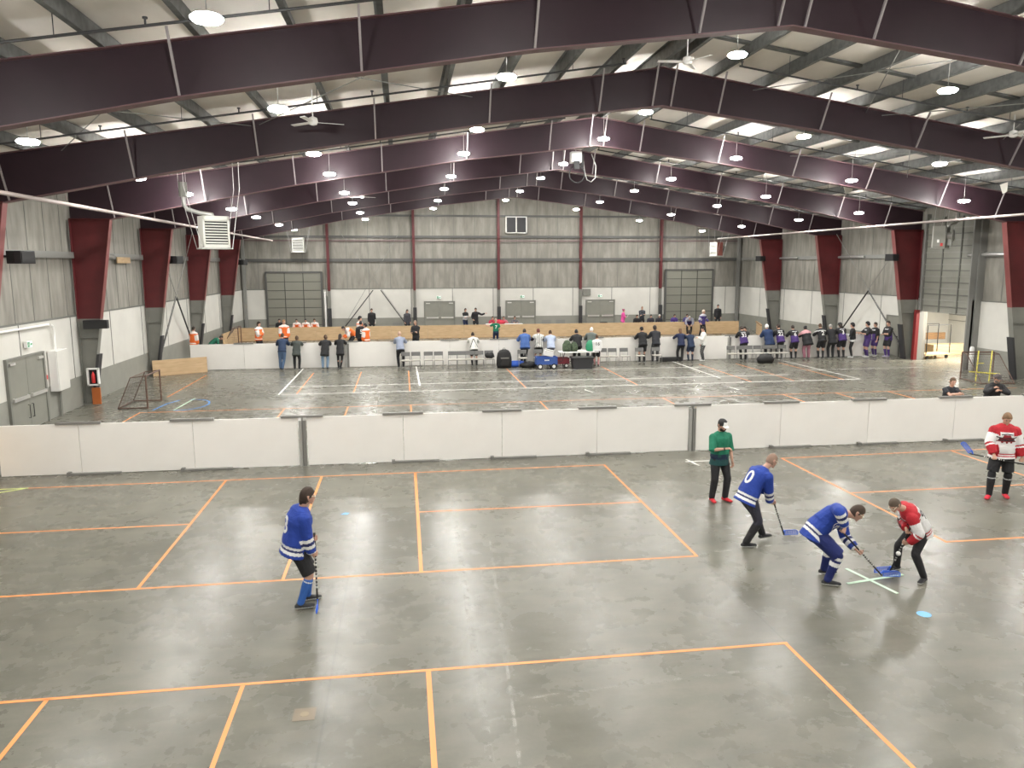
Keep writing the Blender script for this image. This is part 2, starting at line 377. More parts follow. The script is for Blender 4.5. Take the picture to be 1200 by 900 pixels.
# ------------------------------------------------------------------ gable posts on the back wall
for k, x in enumerate((-5.25, .9, 7.15, 13.4, 19.7)):
    t = thing('wall_post', 'red and grey steel post on the back wall, %s of five from the left' % ORD[k], 'post', (x, YB-.22, 0), 0, 'steel posts of the back wall')
    b = MB(); h = ztop(x)-.03
    b.bb(-.09, .09, -.13, -.115, 0, 3.05, 0); b.bb(-.09, .09, .115, .13, 0, 3.05, 0); b.bb(-.006, .006, -.115, .115, 0, 3.05, 0)
    b.bb(-.09, .09, -.13, -.115, 3.05, h, 1); b.bb(-.09, .09, .115, .13, 3.05, h, 1); b.bb(-.006, .006, -.115, .115, 3.05, h, 1)
    b.build('steel_section', ['cgrey', 'red_steel'], t)
    MB().bb(-.13, .13, -.2, -.13, .02, 1.8).build('post_pad', 'pad', t)
for k, x in enumerate((XL+.27, XR-.27)):
    b = MB(); b.bb(x-.1, x+.1, YB-.42, YB-.17, 0, ztop(x)-.05)
    tag(b.build('corner_post', 'girt'), 'dark grey corner post at the %s end of the back wall' % ('left', 'right')[k], 'post', 'corner posts')

# ------------------------------------------------------------------ roll up doors
def sectional(o, w, h, n, cols, axis='x', vis_from=0.0, rib=None):
    """panel door standing in local x-z plane, face at -y"""
    p = MB(); p.bb(-w/2, w/2, 0, .05, vis_from, vis_from+h, 0)
    ph = h/n
    for k in range(1, n): p.bb(-w/2, w/2, -.015, 0, vis_from+ph*k-.02, vis_from+ph*k+.02, 1)
    for c in range(1, cols): p.bb(-w/2+w*c/cols-.025, -w/2+w*c/cols+.025, -.02, 0, vis_from, vis_from+h, 1)
    p.build('door_panel', [colmat('garage_panel', (.20, .20, .165), .5), colmat('panel_joint', (.055, .055, .05), .6)], o)
    f = MB()
    for s in (-1, 1): f.bb(s*w/2-.07, s*w/2+.07, -.06, .06, 0, vis_from+h+.1)
    f.bb(-w/2, w/2, -.06, .06, vis_from+h, vis_from+h+.12); f.build('door_track', colmat('dark_girt', (.085, .085, .08), .5), o)
def place_struct(name, loc, rz):
    o = bpy.data.objects.new(name, None); C.objects.link(o); o.location = loc; o.rotation_euler = (0, 0, rz); return struct(o)
d1 = place_struct('door_1', (-7.72, YB-.13, 0), 0); sectional(d1, 3.9, 4.35, 7, 3)
d2 = place_struct('door_2', (22.05, YB-.13, 0), 0); sectional(d2, 3.8, 4.4, 7, 3)
d3 = place_struct('door_3', (XR-.12, (GAR[0]+GAR[1])/2, 0), -PI/2)
p = MB(); w_ = GAR[1]-GAR[0]; p.bb(-w_/2, w_/2, 0, .05, 2.5, 7.1, 0)
z = 2.5; k = 0
while z < 7.0:
    p.bb(-w_/2, w_/2, -.035, 0, z-.02, z+.03, 1 if k % 2 else 2); z += .29; k += 1
for c in (0, 1, 2, 3): p.bb(-w_/2+w_*c/3-.03, -w_/2+w_*c/3+.03, -.05, 0, 2.5, 7.1, 1)
p.build('door_panel', ['door', colmat('door_rib_dark', (.13, .13, .115), .5), 'wgrey'], d3)  # ribs alternate between a darker and a lighter grey
f = MB(); f.bb(-w_/2-.1, -w_/2+.02, -.12, .12, 0, 7.3); f.bb(w_/2-.02, w_/2+.22, -.2, .12, 0, 7.3); f.bb(w_/2+.05, w_/2+.12, -.5, -.2, 0, 7.5)
f.build('door_track', 'girt', d3)
j = MB(); j.bb(-w_/2-.18, -w_/2+.02, -.30, -.12, 0, 2.55); j.bb(w_/2+.02, w_/2+.12, -.3, -.2, 0, 3.2); j.build('door_jamb', colmat('bright_red_paint', (.17, .012, .014), .5), d3)

def double_door(name, loc, rz, w, h, bars=True, vent=False, leaves=2, handles=False):
    o = place_struct(name, loc, rz)
    f = MB()
    for s in (-1, 1): f.bb(s*w/2-.05, s*w/2+.05, -.05, .05, 0, h)
    f.bb(-w/2-.05, w/2+.05, -.05, .05, h, h+.06); f.build('door_frame', 'cgrey', o)
    lw = w/leaves
    for k in range(leaves):
        x0 = -w/2 + k*lw
        l = MB().bb(x0+.006, x0+lw-.006, -.02, .03, .01, h).build('door_leaf', 'door', o)
        if bars:
            bb_ = MB(); bb_.bb(x0+.12, x0+lw-.08, -.09, -.05, .96, 1.06); bb_.bb(x0+.12, x0+.2, -.05, -.02, .95, 1.07); bb_.bb(x0+lw-.16, x0+lw-.08, -.05, -.02, .95, 1.07)
            bb_.build('push_bar', 'bar', l)
            MB().bb(x0+(.1 if k == 0 else lw-.4), x0+(.4 if k == 0 else lw-.1), -.08, -.02, h-.14, h-.07).build('door_closer', 'bar', l)
        if handles:
            sx = 1 if k == 0 else -1; xx = -sx*.12 if leaves == 2 else w/2-.1
            hh = MB().tube([(xx, -.02, .35), (xx, -.07, .35), (xx, -.07, .75), (xx, -.02, .75)], .012) if leaves == 2 else MB().bb(xx-.06, xx+.05, -.07, -.02, 1.0, 1.05)
            hh.build('door_handle', 'rubber', l)
    return o
for k, x in enumerate((2.72, 8.83, 15.0)):
    double_door('door_%d' % (4+k), (x, YB-.10, 0), 0, 2.2, 2.18)
double_door('door_7', (XL+.10, 24.85, 0), PI/2, 2.3, 2.18, handles=True)
double_door('door_8', (XR-.10, 38.1, 0), -PI/2, 1.1, 2.08, bars=False, leaves=1, handles=True)

def exit_sign(loc, rz, label):
    t = thing('exit_sign', label, 'exit sign', loc, rz, 'exit signs over doors')
    MB().bb(-.17, .17, -.05, .05, -.1, .1).build('sign_box', 'white', t, bevel=.008)
    MB().bb(-.15, .15, -.055, -.05, -.085, .085).build('sign_face', 'sign', t)
    m = MB(); m.bb(-.14, -.01, -.058, -.055, -.075, .075)   # doorway block with a running figure
    m.add([(.02, -.057, 0), (.08, -.057, .05), (.08, -.057, .02), (.14, -.057, .02), (.14, -.057, -.02), (.08, -.057, -.02), (.08, -.057, -.05)], [tuple(range(7))])
    m.build('running_symbol', 'sgreen', t)
    r = MB(); r.ball((-.065, -.06, .048), .013, 0, 8)
    for a, c in (((-.07, .03), (-.08, -.01)), ((-.08, -.01), (-.055, -.03)), ((-.055, -.03), (-.065, -.06)), ((-.08, -.01), (-.11, -.035)), ((-.07, .025), (-.04, .01)), ((-.07, .025), (-.10, .015))):
        r.cyl((a[0], -.06, a[1]), (c[0], -.06, c[1]), .007, 0, 6)
    r.build('figure', 'white', t)
exit_sign((2.67, YB-.12, 2.52), 0, 'green and white exit sign above the left double doors in the back wall')
exit_sign((8.95, YB-.12, 2.52), 0, 'green and white exit sign above the middle double doors in the back wall')
exit_sign((14.96, YB-.12, 2.52), 0, 'green and white exit sign above the right double doors in the back wall')
exit_sign((XL+.14, 25.05, 2.55), PI/2, 'small exit sign on the left wall over the grey double doors')

# electrical box, conduit, extinguisher, alarm, orange panel
t = thing('electrical_cabinet', 'tall white electrical cabinet on the left wall beside the double doors', 'cabinet', (XL+.085, 26.8, 0))
MB().bb(0, .26, -.42, .42, .88, 2.2).build('cabinet_body', 'white', t, bevel=.012)
MB().bb(.26, .275, -.40, .40, .9, 2.18).build('cabinet_door', 'wwhite', t, bevel=.004)
b = MB(); b.tube([(.06, .1, .88), (.06, .1, 0.0)], .045); b.build('lower_conduit', 'cgrey', t)
b = MB(); b.tube([(.08, 0, 2.2), (.08, 0, 2.85), (.08, -.06, 2.98), (.08, -.25, 3.04)], .04); b.build('upper_conduit', 'white', t)
b = MB(); b.cyl((XL+.15, 26.5, 3.04), (XL+.15, 15.0, 3.04), .04); tag(b.build('conduit', 'white'), 'white conduit pipe along the top of the left wall panels', 'conduit')
t = thing('fire_extinguisher', 'red fire extinguisher in a white cabinet on a grey column by the left wall', 'fire extinguisher', (-11.0+.12, Y0-.16, 1.02))
b = MB(); b.bb(-.17, .17, -.06, -.045, -.27, .27); b.build('back_plate', 'rubber', t)
b = MB(); b.bb(-.2, -.15, -.16, -.04, -.3, .3); b.bb(.15, .2, -.16, -.04, -.3, .3); b.bb(-.2, .2, -.16, -.04, .26, .31); b.bb(-.2, .2, -.16, -.04, -.31, -.26); b.build('cabinet_frame', 'white', t)
b = MB(); b.lathe([(.05, -.22), (.06, -.2), (.06, .06), (.045, .11), (.02, .14), (.02, .18)], (0, -.11, 0)); b.build('cylinder', 'redtag', t, smooth=True)
b = MB(); b.box((.02, -.11, .19), (.09, .03, .03)); b.tube([(.03, -.11, .17), (.09, -.11, .1), (.08, -.11, -.05)], .01); b.build('valve', 'rubber', t)
t = MB().bb(-11.0, -10.72, Y0-.19, Y0-.13, .02, .62, 0).build('orange_box', 'orange'); tag(t, 'orange upright panel at the foot of the grey column left', 'panel')
t = MB().bb(XL+.07, XL+.12, 26.1, 26.2, 1.32, 1.45, 0).build('fire_alarm', 'redtag'); tag(t, 'small red fire alarm pull beside the grey double doors', 'fire alarm')
# black bracket at the column, wooden block on girt
t = MB().bb(-11.05, -10.25, Y0-.34, Y0-.14, 2.72, 3.02).build('bar_heater', 'black', bevel=.02); tag(t, 'black box mounted across the column above the fire extinguisher', 'equipment box')
t = MB().bb(XL+.15, XL+.18, 33.0, 34.5, 5.0, 5.24).build('timber_block', 'ply'); tag(t, 'pale wooden board fixed to the left wall rail', 'board')
for k, (x, y) in enumerate(((XL+.2, 29.9), (XL+.2, 37.2), (XL+.2, 44.5), (XR-.2, 41.2), (XR-.2, 48.7), (XR-.2, 30.2))):
    b = MB(); b.cyl((x, y-.2, 5.26), (x, y+2.6, 5.26), .07, 0, 10)
    side = 'left' if k < 3 else 'right'
    tag(b.build('wall_pipe', 'steel'), 'pale horizontal tube on the %s wall rail beside the %s red column' % (side, ('third', 'fourth', 'fifth', 'fifth', 'sixth', 'nearest')[k]), 'pipe', 'wall tubes')

# ------------------------------------------------------------------ gas pipes, cables, rods
b = MB(); b.cyl((-8.6, -7.5, 6.42), (-8.6, 54.5, 6.55), .05, 0, 10)
for yy in FR: b.cyl((-8.6, yy+.3, 6.45), (-8.6, yy+.3, ztop(-8.6)), .01, 0, 6)
tag(b.build('gas_pipe', 'pipe'), 'long painted gas pipe running along the left side of the roof', 'pipe')
b = MB(); b.cyl((22.5, -7.5, 6.58), (22.5, 53.5, 6.68), .05, 0, 10)
for yy in FR: b.cyl((22.5, yy+.3, 6.6), (22.5, yy+.3, ztop(22.5)), .01, 0, 6)
tag(b.build('gas_pipe', 'pipe'), 'long painted gas pipe running along the right side of the roof', 'pipe')
def rod(label, pts, r=.014, m='girt', name='brace_rod'):
    b = MB()
    for a, c in pts: b.cyl(a, c, r, 0, 6)
    return tag(b.build(name, m), label, 'brace rod')
rod('thin crossed brace cable on the back wall rising to the right', [((-4.6, YB-.4, .0), (.75, YB-.4, 8.6))])
rod('thin crossed brace cable on the back wall rising to the left', [((.7, YB-.42, .0), (-5.0, YB-.42, 8.2))])
rod('thick diagonal strut foot on the back wall, leaning right', [((-4.55, YB-.5, .0), (-2.1, YB-.5, 3.1))], .035, 'black')
rod('thick diagonal strut foot on the back wall, leaning left', [((.62, YB-.5, .0), (-1.55, YB-.5, 3.1))], .035, 'black')
for s, x, xt, nm in ((1, XL+.35, XL+.5, 'left'), (-1, XR-.45, XR-.6, 'right')):
    rod('crossed brace rod on the %s wall, rising away from the camera' % nm, [((x, FR[6]-7.1, .3), (xt, FR[6]-.3, 6.6))], .018)
    rod('crossed brace rod on the %s wall, rising towards the camera' % nm, [((x, FR[6]-.4, .3), (xt, FR[6]-7.0, 6.6))], .018)
    rod('thick black strut on the %s wall, leaning away from camera' % nm, [((x-.02*s, FR[6]-7.1, .3), (x+.06*s, FR[6]-3.7, 3.4))], .04, 'black')
    rod('thick black strut on the %s wall, leaning towards camera' % nm, [((x-.02*s, FR[6]-.4, .3), (x+.06*s, FR[6]-3.7, 3.4))], .04, 'black')
for (xa, xb, yi, nm) in ((-8.5, -3.8, 2, 'far left'), (-3.6, 2, 2, 'left'), (10.0, 13.5, 2, 'right'), (14, 18, 2, 'far right'), (15, 20, 3, 'right of the second bay')):
    ya, yb = FR[yi], FR[yi+1]
    za, zb_ = ztop(xa)-.12, ztop(xb)-.12
    rod('thin crossed roof rods between the frames, %s' % nm, [((xa, ya, za), (xb, yb, zb_)), ((xb, ya, zb_), (xa, yb, za))], .012)
# sprinkler branch lines
for i, yf in enumerate(FR[:-1]):
    yy = yf + BAY*(.73 if i > 1 else .8)
    for s in (-1, 1):
        xs = XM - 1.6 if s < 0 else XM+1.4; xe = XL+1.5 if s < 0 else XR-1.4
        t = thing('sprinkler_pipe', 'thin dark sprinkler pipe under the roof, %s side, %s bay from the camera' % ('left' if s < 0 else 'right', ORD[i]), 'sprinkler pipe', (xs, yy, ztop(xs)-.18), 0, 'sprinkler branch lines')
        dz = ztop(xe)-ztop(xs); b = MB(); b.cyl((0, 0, 0), (xe-xs, 0, dz), .024, 0, 8); b.build('pipe', 'darkpipe', t)
        n = int(abs(xe-xs)/2.9)
        for k in range(n):
            q = (k+.02)/n; px, pz = (xe-xs)*q, dz*q
            h = MB(); h.cyl((px, 0, pz), (px, 0, pz+.12), .018, 0, 6); h.cyl((px, 0, pz+.1), (px, 0, pz+.125), .04, 0, 8); h.build('sprinkler_head', 'darkpipe', t)
            h = MB(); h.cyl((px+1.3*s, 0, pz-.195), (px+1.3*s, 0, pz+.3), .008, 0, 5); h.build('pipe_hanger', 'darkpipe', t)

# ------------------------------------------------------------------ high bay lights
ROWS = [(-7.13, 7.27), (-2.38, 7.99), (2.26, 8.74), (7.3, 9.34), (12.34, 8.74), (16.98, 7.99), (21.73, 7.27)]
RN = ['far left', 'second', 'third', 'ridge', 'fifth', 'sixth', 'far right']
LY = [10.85, 16.67, 23.04, 27.92, 34.95, 40.67, 47.94, 54.56]
light0 = None
lights = []
for r, (x, z) in enumerate(ROWS):
    for k, y in enumerate([-3.4, 2.9] + LY):
        if light0 is None:
            t = light0 = thing('high_bay_light', '', 'ceiling light', (x, y, z), 0, 'round high bay lights')
            b = MB(); b.lathe([(.03, .10), (.06, .09), (.07, .055), (.165, .05), (.17, .04), (.16, .03)]); b.build('housing', 'steel', t, smooth=False)
            b = MB(); b.lathe([(.02, -.060), (.10, -.052), (.175, -.034), (.205, .0), (.205, .012), (.172, .034)]); b.build('lens', 'lens', t, smooth=True)
        else: t = copy_tree(light0)
        t.location = (x, y, z)
        t['label'] = 'lit round ceiling light in the %s row, %s from the camera end' % (RN[r], ORD[k])
        for c_ in list(t.children):
            if c_.name.startswith('hanger'): bpy.data.objects.remove(c_)
        h = ztop(x) - z - .13
        if h > .05: MB().cyl((0, 0, .08), (0, 0, .15+h+T), .008, 0, 5).build('hanger', 'steel', t)

# ------------------------------------------------------------------ ceiling fans
fan0 = None
for (x, y, z, lb, rz) in ((-2.0, 19.5, 8.25, 'white ceiling fan hanging beside the second row of lights left', .3), (7.0, 18.9, 9.75, 'white ceiling fan high under the ridge near the camera', 1.0),
                      (16.9, 20.0, 8.4, 'white ceiling fan hanging at the upper right of the hall', .1), (-1.9, 41.0, 8.35, 'small far white ceiling fan near the light row left of the ridge', 0.5), (19.0, 45.0, 8.3, 'far white ceiling fan on the right side of the roof', .9)):
    if fan0 is None:
        t = fan0 = thing('ceiling_fan', lb, 'ceiling fan', group='ceiling fans')
        b = MB(); b.lathe([(.03, .12), (.10, .09), (.12, 0), (.09, -.06), (.03, -.08)]); b.build('motor', 'white', t, smooth=True)
        for k in range(3):
            b = MB(); a = k*2*PI/3; c, s_ = math.cos(a), math.sin(a)
            rot = Matrix.Rotation(a, 3, 'Z') @ Matrix.Rotation(R(10), 3, 'X')
            b.box((c*.42, s_*.42, -.01), (.62, .11, .012), 0, rot=rot); b.build('blade', 'white', t)
    else: t = copy_tree(fan0)
    for c_ in list(t.children):
        if c_.name.startswith('downrod'): bpy.data.objects.remove(c_)
    t.location = (x, y, z); t.rotation_euler = (0, 0, rz); t['label'] = lb
    MB().cyl((0, 0, .1), (0, 0, ztop(x)-z+.1), .014, 0, 6).build('downrod', 'white', t)

# ------------------------------------------------------------------ unit heaters
def unit_heater(label, loc, rz, side='heater', flue=True, flue_h=1.6):
    t = thing('unit_heater', label, 'heater', loc, rz)
    w, h, d = .82, .98, .55
    b = MB(); b.bb(-w/2, w/2, -d/2+.04, d/2, 0, h, 0); b.build('casing', side, t, bevel=.015)
    f = MB(); f.bb(-w/2, -w/2+.06, -d/2, -d/2+.05, 0, h); f.bb(w/2-.06, w/2, -d/2, -d/2+.05, 0, h); f.bb(-w/2, w/2, -d/2, -d/2+.05, h-.13, h); f.bb(-w/2, w/2, -d/2, -d/2+.05, 0, .1)
    f.build('front_frame', 'heater', t)
    MB().bb(-w/2+.06, w/2-.06, -d/2+.038, -d/2+.045, .1, h-.13).build('heater_mouth', 'louvdark', t)
    for k in range(9):
        z = .155 + k*.085
        MB().box((0, -d/2+.02, z), (w-.14, .075, .012), 0, rot=Matrix.Rotation(R(35), 3, 'X')).build('louver', 'heater', t)
    b = MB()
    for s in (-1, 1):
        b.cyl((s*(w/2+.06), -d/2, -.03), (s*(w/2+.06), d/2, -.03), .02)
        for yy in (-d/2, d/2): b.cyl((s*(w/2+.06), yy, -.03), (s*(w/2+.45), yy+.2, h+.9), .01, 0, 5); b.cyl((s*(w/2+.45), yy+.2, h+.9), (s*(w/2+.45), yy+.2, ztop(loc[0])-loc[2]), .01, 0, 5)
    for yy in (-d/2, d/2): b.cyl((-(w/2+.06), yy, -.03), (w/2+.06, yy, -.03), .02)
    b.build('hanging_cradle', 'steel', t)
    m = MB(); m.cyl((.05, d/2, h*.55), (.05, d/2+.22, h*.55), .14, 0, 14); m.cyl((.05, d/2+.22, h*.55), (.05, d/2+.26, h*.55), .26, 0, 16); m.bb(-.25, -.05, d/2, d/2+.15, .1, .5); m.build('fan_motor', 'steel', t)
    if flue:
        m = MB(); m.tube([(.1, d/2, h-.1), (.1, d/2+.1, h+.08), (-.25, d/2+.2, h+.12), (-.62, d/2+.22, h+.22), (-.72, d/2+.22, h+.35), (-.72, d/2+.22, h+flue_h)], .065, 0, 10); m.build('flue_pipe', 'steel', t, smooth=True)
        m = MB(); m.cyl((-.72, d/2+.22, h+flue_h-.35), (-.72, d/2+.22, h+flue_h+.1), .13, 0, 14); m.build('flue_collar', 'cgrey', t)
    return t
unit_heater('white louvred unit heater hanging from the roof at the left side', (-5.88, 26.0, 5.45), R(30), flue_h=.95)
unit_heater('far louvred unit heater hanging by the back wall left corner', (-7.2, 56.9, 5.85), 0, flue=False)
u = unit_heater('unit heater seen from the side with red label, above the roll-up door right', (24.75, 33.1, 5.6), R(-140), side='wgrey', flue_h=1.1)
for (y_, z_, w_, m_) in ((.05, .22, .09, 'white'), (.12, .06, .1, 'redtag')): MB().bb(.418, .425, -.15+y_*2, -.15+y_*2+w_, z_, z_+.14).build('warning_label', m_, u)
unit_heater('far unit heater with red brown casing by the back wall right corner', (23.2, 55.4, 5.5), R(-75), side='rustbox', flue=False)

# gable fan / window on the back wall
t = thing('wall_vent', 'two-pane dark vent with white frame high on the back wall', 'vent', (8.5, YB-.1, 7.2))
f = MB(); f.bb(-.8, -.72, -.12, .05, 0, 1.22); f.bb(.72, .8, -.12, .05, 0, 1.22); f.bb(-.04, .04, -.12, .05, 0, 1.22); f.bb(-.8, .8, -.12, .05, 0, .07); f.bb(-.8, .8, -.12, .05, 1.15, 1.22); f.build('vent_frame', 'white', t)
for s in (-1, 1): MB().bb(min(s*.05, s*.71), max(s*.05, s*.71), -.08, -.03, .07, 1.15).build('vent_shutter', 'glassd', t)

# speakers
def speaker(label, loc, rz):
    t = thing('loudspeaker', label, 'loudspeaker', loc, rz, 'black loudspeakers on the columns')
    b = MB(); b.prism([(-.28, -.15), (-.2, -.3), (.2, -.3), (.28, -.15), (.28, .15), (.2, .2), (-.2, .2), (-.28, .15)], (0, 0, -.17), (1, 0, 0), (0, 1, 0), (0, 0, .34)); b.build('cabinet', 'black', t, bevel=.015)
    MB().bb(-.18, .18, -.315, -.3, -.13, .13).build('grille', 'rubber', t)
    MB().bb(-.04, .04, .15, .62, .0, .06).build('bracket', 'black', t)
speaker('black loudspeaker at the left edge of the picture', (-10.0, 22.3, 5.12), R(60))
speaker('black loudspeaker beside the left wall behind the hanging heater', (-10.1, 36.9, 5.15), R(60))
speaker('far black loudspeaker at the left near the back corner', (-10.2, 52.2, 5.1), R(60))
speaker('black loudspeaker on a red column at the right wall', (24.45, 36.2, 5.18), R(-60))
speaker('far black loudspeaker on a red column at the right wall', (24.6, 51.0, 5.25), R(-60))

# hanging projector with cable loop under the ridge
t = thing('hanging_equipment', 'white and black hanging equipment with cable loops under the ridge', 'equipment', (6.75, 30.0, 8.75))
b = MB(); b.bb(-.2, .2, -.2, .2, 0, .42); b.build('control_box', 'white', t, bevel=.02)
b = MB(); b.cyl((.26, 0, .35), (.26, 0, -.15), .06); b.bb(-.12, .1, -.25, -.2, -.25, .05); b.build('motor', 'louvdark', t)
b = MB(); b.tube([(.05+.3*math.sin(a), 0, -.42-.32*math.cos(a)) for a in [i*PI/8 for i in range(-8, 9)]], .025, 0, 8); b.build('cable_coil', 'darkpipe', t, smooth=True)
b = MB(); b.tube([(.3, 0, .1), (.35, 0, -.3), (.45, 0, -.62), (.62, 0, -.7), (.78, 0, -.55), (.8, 0, -.1), (.62, 0, .35)], .018, 0, 6); b.build('cable', 'steel', t, smooth=True)
b = MB(); b.cyl((0, 0, .4), (0, 0, 1.4), .02); b.build('drop_rod', 'steel', t)
for k, (x, y, z, sz) in enumerate(((19.0, 31.5, 8.2, .5), (18.2, 30.6, 8.25, .3), (21.8, 26.0, 7.6, .3))):
    b = MB(); b.prism([(-.5*sz, .1), (.6*sz, .2), (.35*sz, -.5*sz), (-.25*sz, -.75*sz)], (x, y, z), (1, 0, 0), (0, .25, 1), (0, .02, 0))
    tag(b.build('hanging_sheet', 'pale'), ('large torn sheet of roof lining hanging down at the right', 'small torn sheet of roof lining hanging beside a larger one', 'torn sheet of roof lining hanging near the right wall')[k], 'torn sheet', 'torn roof lining')

# ================================================================== RINK BOARDS
HB = 1.22; YN = 19.0; YFAR = 37.8
def board_panel(label, x0, x1, y, tchan=True, foot=True, group='near board panels', post=False):
    t = thing('board_panel', label, 'rink board', ((x0+x1)/2, y, 0), 0, group); w_ = x1-x0
    p = MB(); p.bb(-w_/2+.006, w_/2-.006, -.02, .02, .015, HB); p.build('panel', 'board', t, bevel=.005)
    MB().bb(-w_/2+.02, w_/2-.02, .02, .09, .05, .12).bb(-w_/2+.02, w_/2-.02, .02, .09, HB-.12, HB-.05).bb(-.04, .04, .02, .09, .12, HB-.12).build('back_rail', 'ply', t)
    return t
SEAMS = [-9.40, -7.62, -5.06, -2.50, -.06, 2.42, 4.90, 7.46, 9.93, 12.46, 15.03, 17.6, 20.1]
posts = (-2.50, 7.46)
for i, (a, c) in enumerate(zip(SEAMS, SEAMS[1:])):
    a2 = a + (.10 if a in posts else 0); c2 = c - (.10 if c in posts else 0)
    board_panel('white rink board panel in the near row, %s from the left' % ORD[i], a2, c2, YN)
for i, x in enumerate(SEAMS[1:-1]):
    b = MB(); b.bb(x-.5, x+.5, YN-.05, YN+.05, HB-.01, HB+.045)
    tag(b.build('top_clamp', 'boardedge'), 'dark grey channel clamped over the near board top, %s from the left' % ORD[i], 'clamp', 'top clamps of the near boards')
    b = MB(); b.bb(x-.22, x+.88, YN-.13, YN+.09, 0, .045); b.bb(x-.30, x-.22, YN-.14, YN+.02, 0, .08)
    if x not in posts: tag(b.build('foot_plate', 'boardedge'), 'grey steel foot under the near board, %s from the left' % ORD[i], 'board foot', 'feet of the near boards')
def gate_post(x, y, label):
    t = thing('gate_post', label, 'post', (x, y, 0), 0)
    MB().bb(-.085, -.015, -.06, .03, 0, HB-.08).build('post_plate', 'steel', t); MB().bb(.015, .085, -.06, .03, 0, HB-.08).build('post_plate', 'boardedge', t)
    MB().bb(-.02, .02, -.03, .03, 0, HB).build('post_core', 'boardedge', t)
gate_post(-2.50, YN, 'grey steel gate post in the near board, left of centre')
gate_post(7.46, YN, 'grey steel gate post in the near board behind the referee')
# far row
xs = [-9.95 + 2.44*k for k in range(15)]; xs[-1] = 24.25
for i, (a, c) in enumerate(zip(xs, xs[1:])):
    board_panel('white rink board panel in the far row, %s from the left' % ORD[i], a, c, YFAR, group='far board panels')
for i, x in enumerate(xs[1:-1]):
    b = MB(); b.bb(x-.45, x+.45, YFAR-.05, YFAR+.05, HB-.01, HB+.04)
    tag(b.build('top_clamp', 'boardedge'), 'dark channel over the far board top, %s from the left' % ORD[i], 'clamp', 'top clamps of the far boards')
gate_post(-2.7, YFAR-.05, 'grey gate post in the far board, left of centre'); gate_post(16.7, YFAR-.05, 'grey gate post in the far board near the purple jerseys')
# plywood boards
def ply(label, p0, p1, h, group, thick=.03):
    p0, p1 = Vector(p0), Vector(p1); d = p1-p0; L_ = d.length; t = thing('plywood_board', label, 'plywood board', p0, math.atan2(d.y, d.x), group)
    MB().bb(.004, L_-.004, -thick/2, thick/2, .02, h).build('sheet', 'ply', t)
    MB().bb(.01, L_-.01, -.05, .05, 0, .02).bb(.02, L_-.02, thick/2, .08, h-.09, h-.01).build('rail', 'plyedge', t)
ply('plywood board at the left end of the near rink boards', (-9.46, 16.6, 0), (-9.46, 18.95, 0), HB, 'corner plywood')
ply('low plywood board between the left goal and the far white boards', (-11.1, 35.9, 0), (-9.05, 37.1, 0), .72, 'corner plywood')
px = [-10.6 + 2.44*k*1.003 for k in range(15)]
for i in range(len(px)-1):
    ply('pale plywood board along the far bench, %s from the left' % ORD[i], (px[i], 52.0, 0), (min(px[i+1], 24.9), 52.0, 0), .88, 'plywood boards of the far rink')
ply('plywood board closing the far rink at its left end', (-10.6, 47.5, 0), (-10.6, 52.0, 0), .88, 'corner plywood')
ply('plywood board closing the far rink at its right end', (23.7, 48.5, 0), (24.95, 51.9, 0), .88, 'corner plywood')

# ================================================================== FLOOR TAPE
tape_n = [0]
def tape(a, c, m='tape', w_=.05, label=None, z=.0015):
    a, c = Vector((*a, 0)), Vector((*c, 0)); d = (c-a).normalized(); n = Vector((-d.y, d.x, 0))*w_/2
    mid = (a+c)/2; b = MB(); q = tape_n[0] % 5*.0004; tape_n[0] += 1
    vs = [a-n-mid, c-n-mid, c+n-mid, a+n-mid]
    b.add([v+Vector((0, 0, .0002)) for v in vs]+[v+Vector((0, 0, z+q)) for v in vs], [(0, 3, 2, 1), (4, 5, 6, 7), (0, 1, 5, 4), (1, 2, 6, 5), (2, 3, 7, 6), (3, 0, 4, 7)])
    o = b.build('floor_tape', m, loc=mid); return tag(o, label, 'floor tape', 'tape lines on the floor')
V1 = [-8.85, -4.12, -1.97, .2, 4.82, 9.43, 14.2]
tape((-9.2, 17.93), (4.84, 17.93), label='orange tape line running just in front of the near boards, left half')
tape((9.4, 17.88), (24, 18.1), label='orange tape line running just in front of the near boards, right half')
tape((-10.5, 11.84), (4.84, 11.86), label='long orange tape line crossing the floor at the feet of the blue player left')
tape((9.4, 11.84), (24, 11.8), label='orange tape line starting right of the player in red and white bending down')
tape((-10.5, 8.79), (4.85, 8.79), label='long orange tape line nearest the camera')
tape((-10.5, 14.85), (-4.14, 14.85), label='short orange tape line at the left edge of the picture')
tape((.2, 14.93), (4.84, 14.9), label='thin orange tape line across the middle of the centre rectangle')
tape((9.45, 14.83), (24, 14.83), label='orange tape line behind the standing player in white and red')
tape((-4.12, 17.93), (-4.12, 11.85), label='slanting orange tape line left of the blue player')
tape((-1.97, 17.93), (-1.97, 11.85), label='orange tape line running behind the blue player left')
tape((.2, 17.93), (.19, 11.87), w_=.06, label='thick orange tape line left of the centre rectangle')
tape((4.82, 17.93), (4.82, 11.86), label='slanting orange tape line closing the centre rectangle on the right')
tape((9.43, 17.88), (9.43, 11.84), label='orange tape line passing behind the bending player in red and white')
tape((14.2, 17.95), (14.2, 11.8), label='orange tape line at the right edge near the standing player in white')
tape((-4.12, 8.79), (-4.08, 1), label='orange tape line in the bottom left corner')
tape((-1.97, 8.79), (-1.96, 1), label='orange tape line at the bottom, between the corner and the drain')
tape((.2, 8.79), (.19, 1), w_=.06, label='orange tape line at the bottom centre')
tape((4.82, 8.79), (4.86, 1), label='orange tape line slanting to the bottom right')
tape((-9.15, 17.9), (-8.35, 17.93), 'ytape', label='yellow green tape piece at the left end of the near tape line', z=.004)
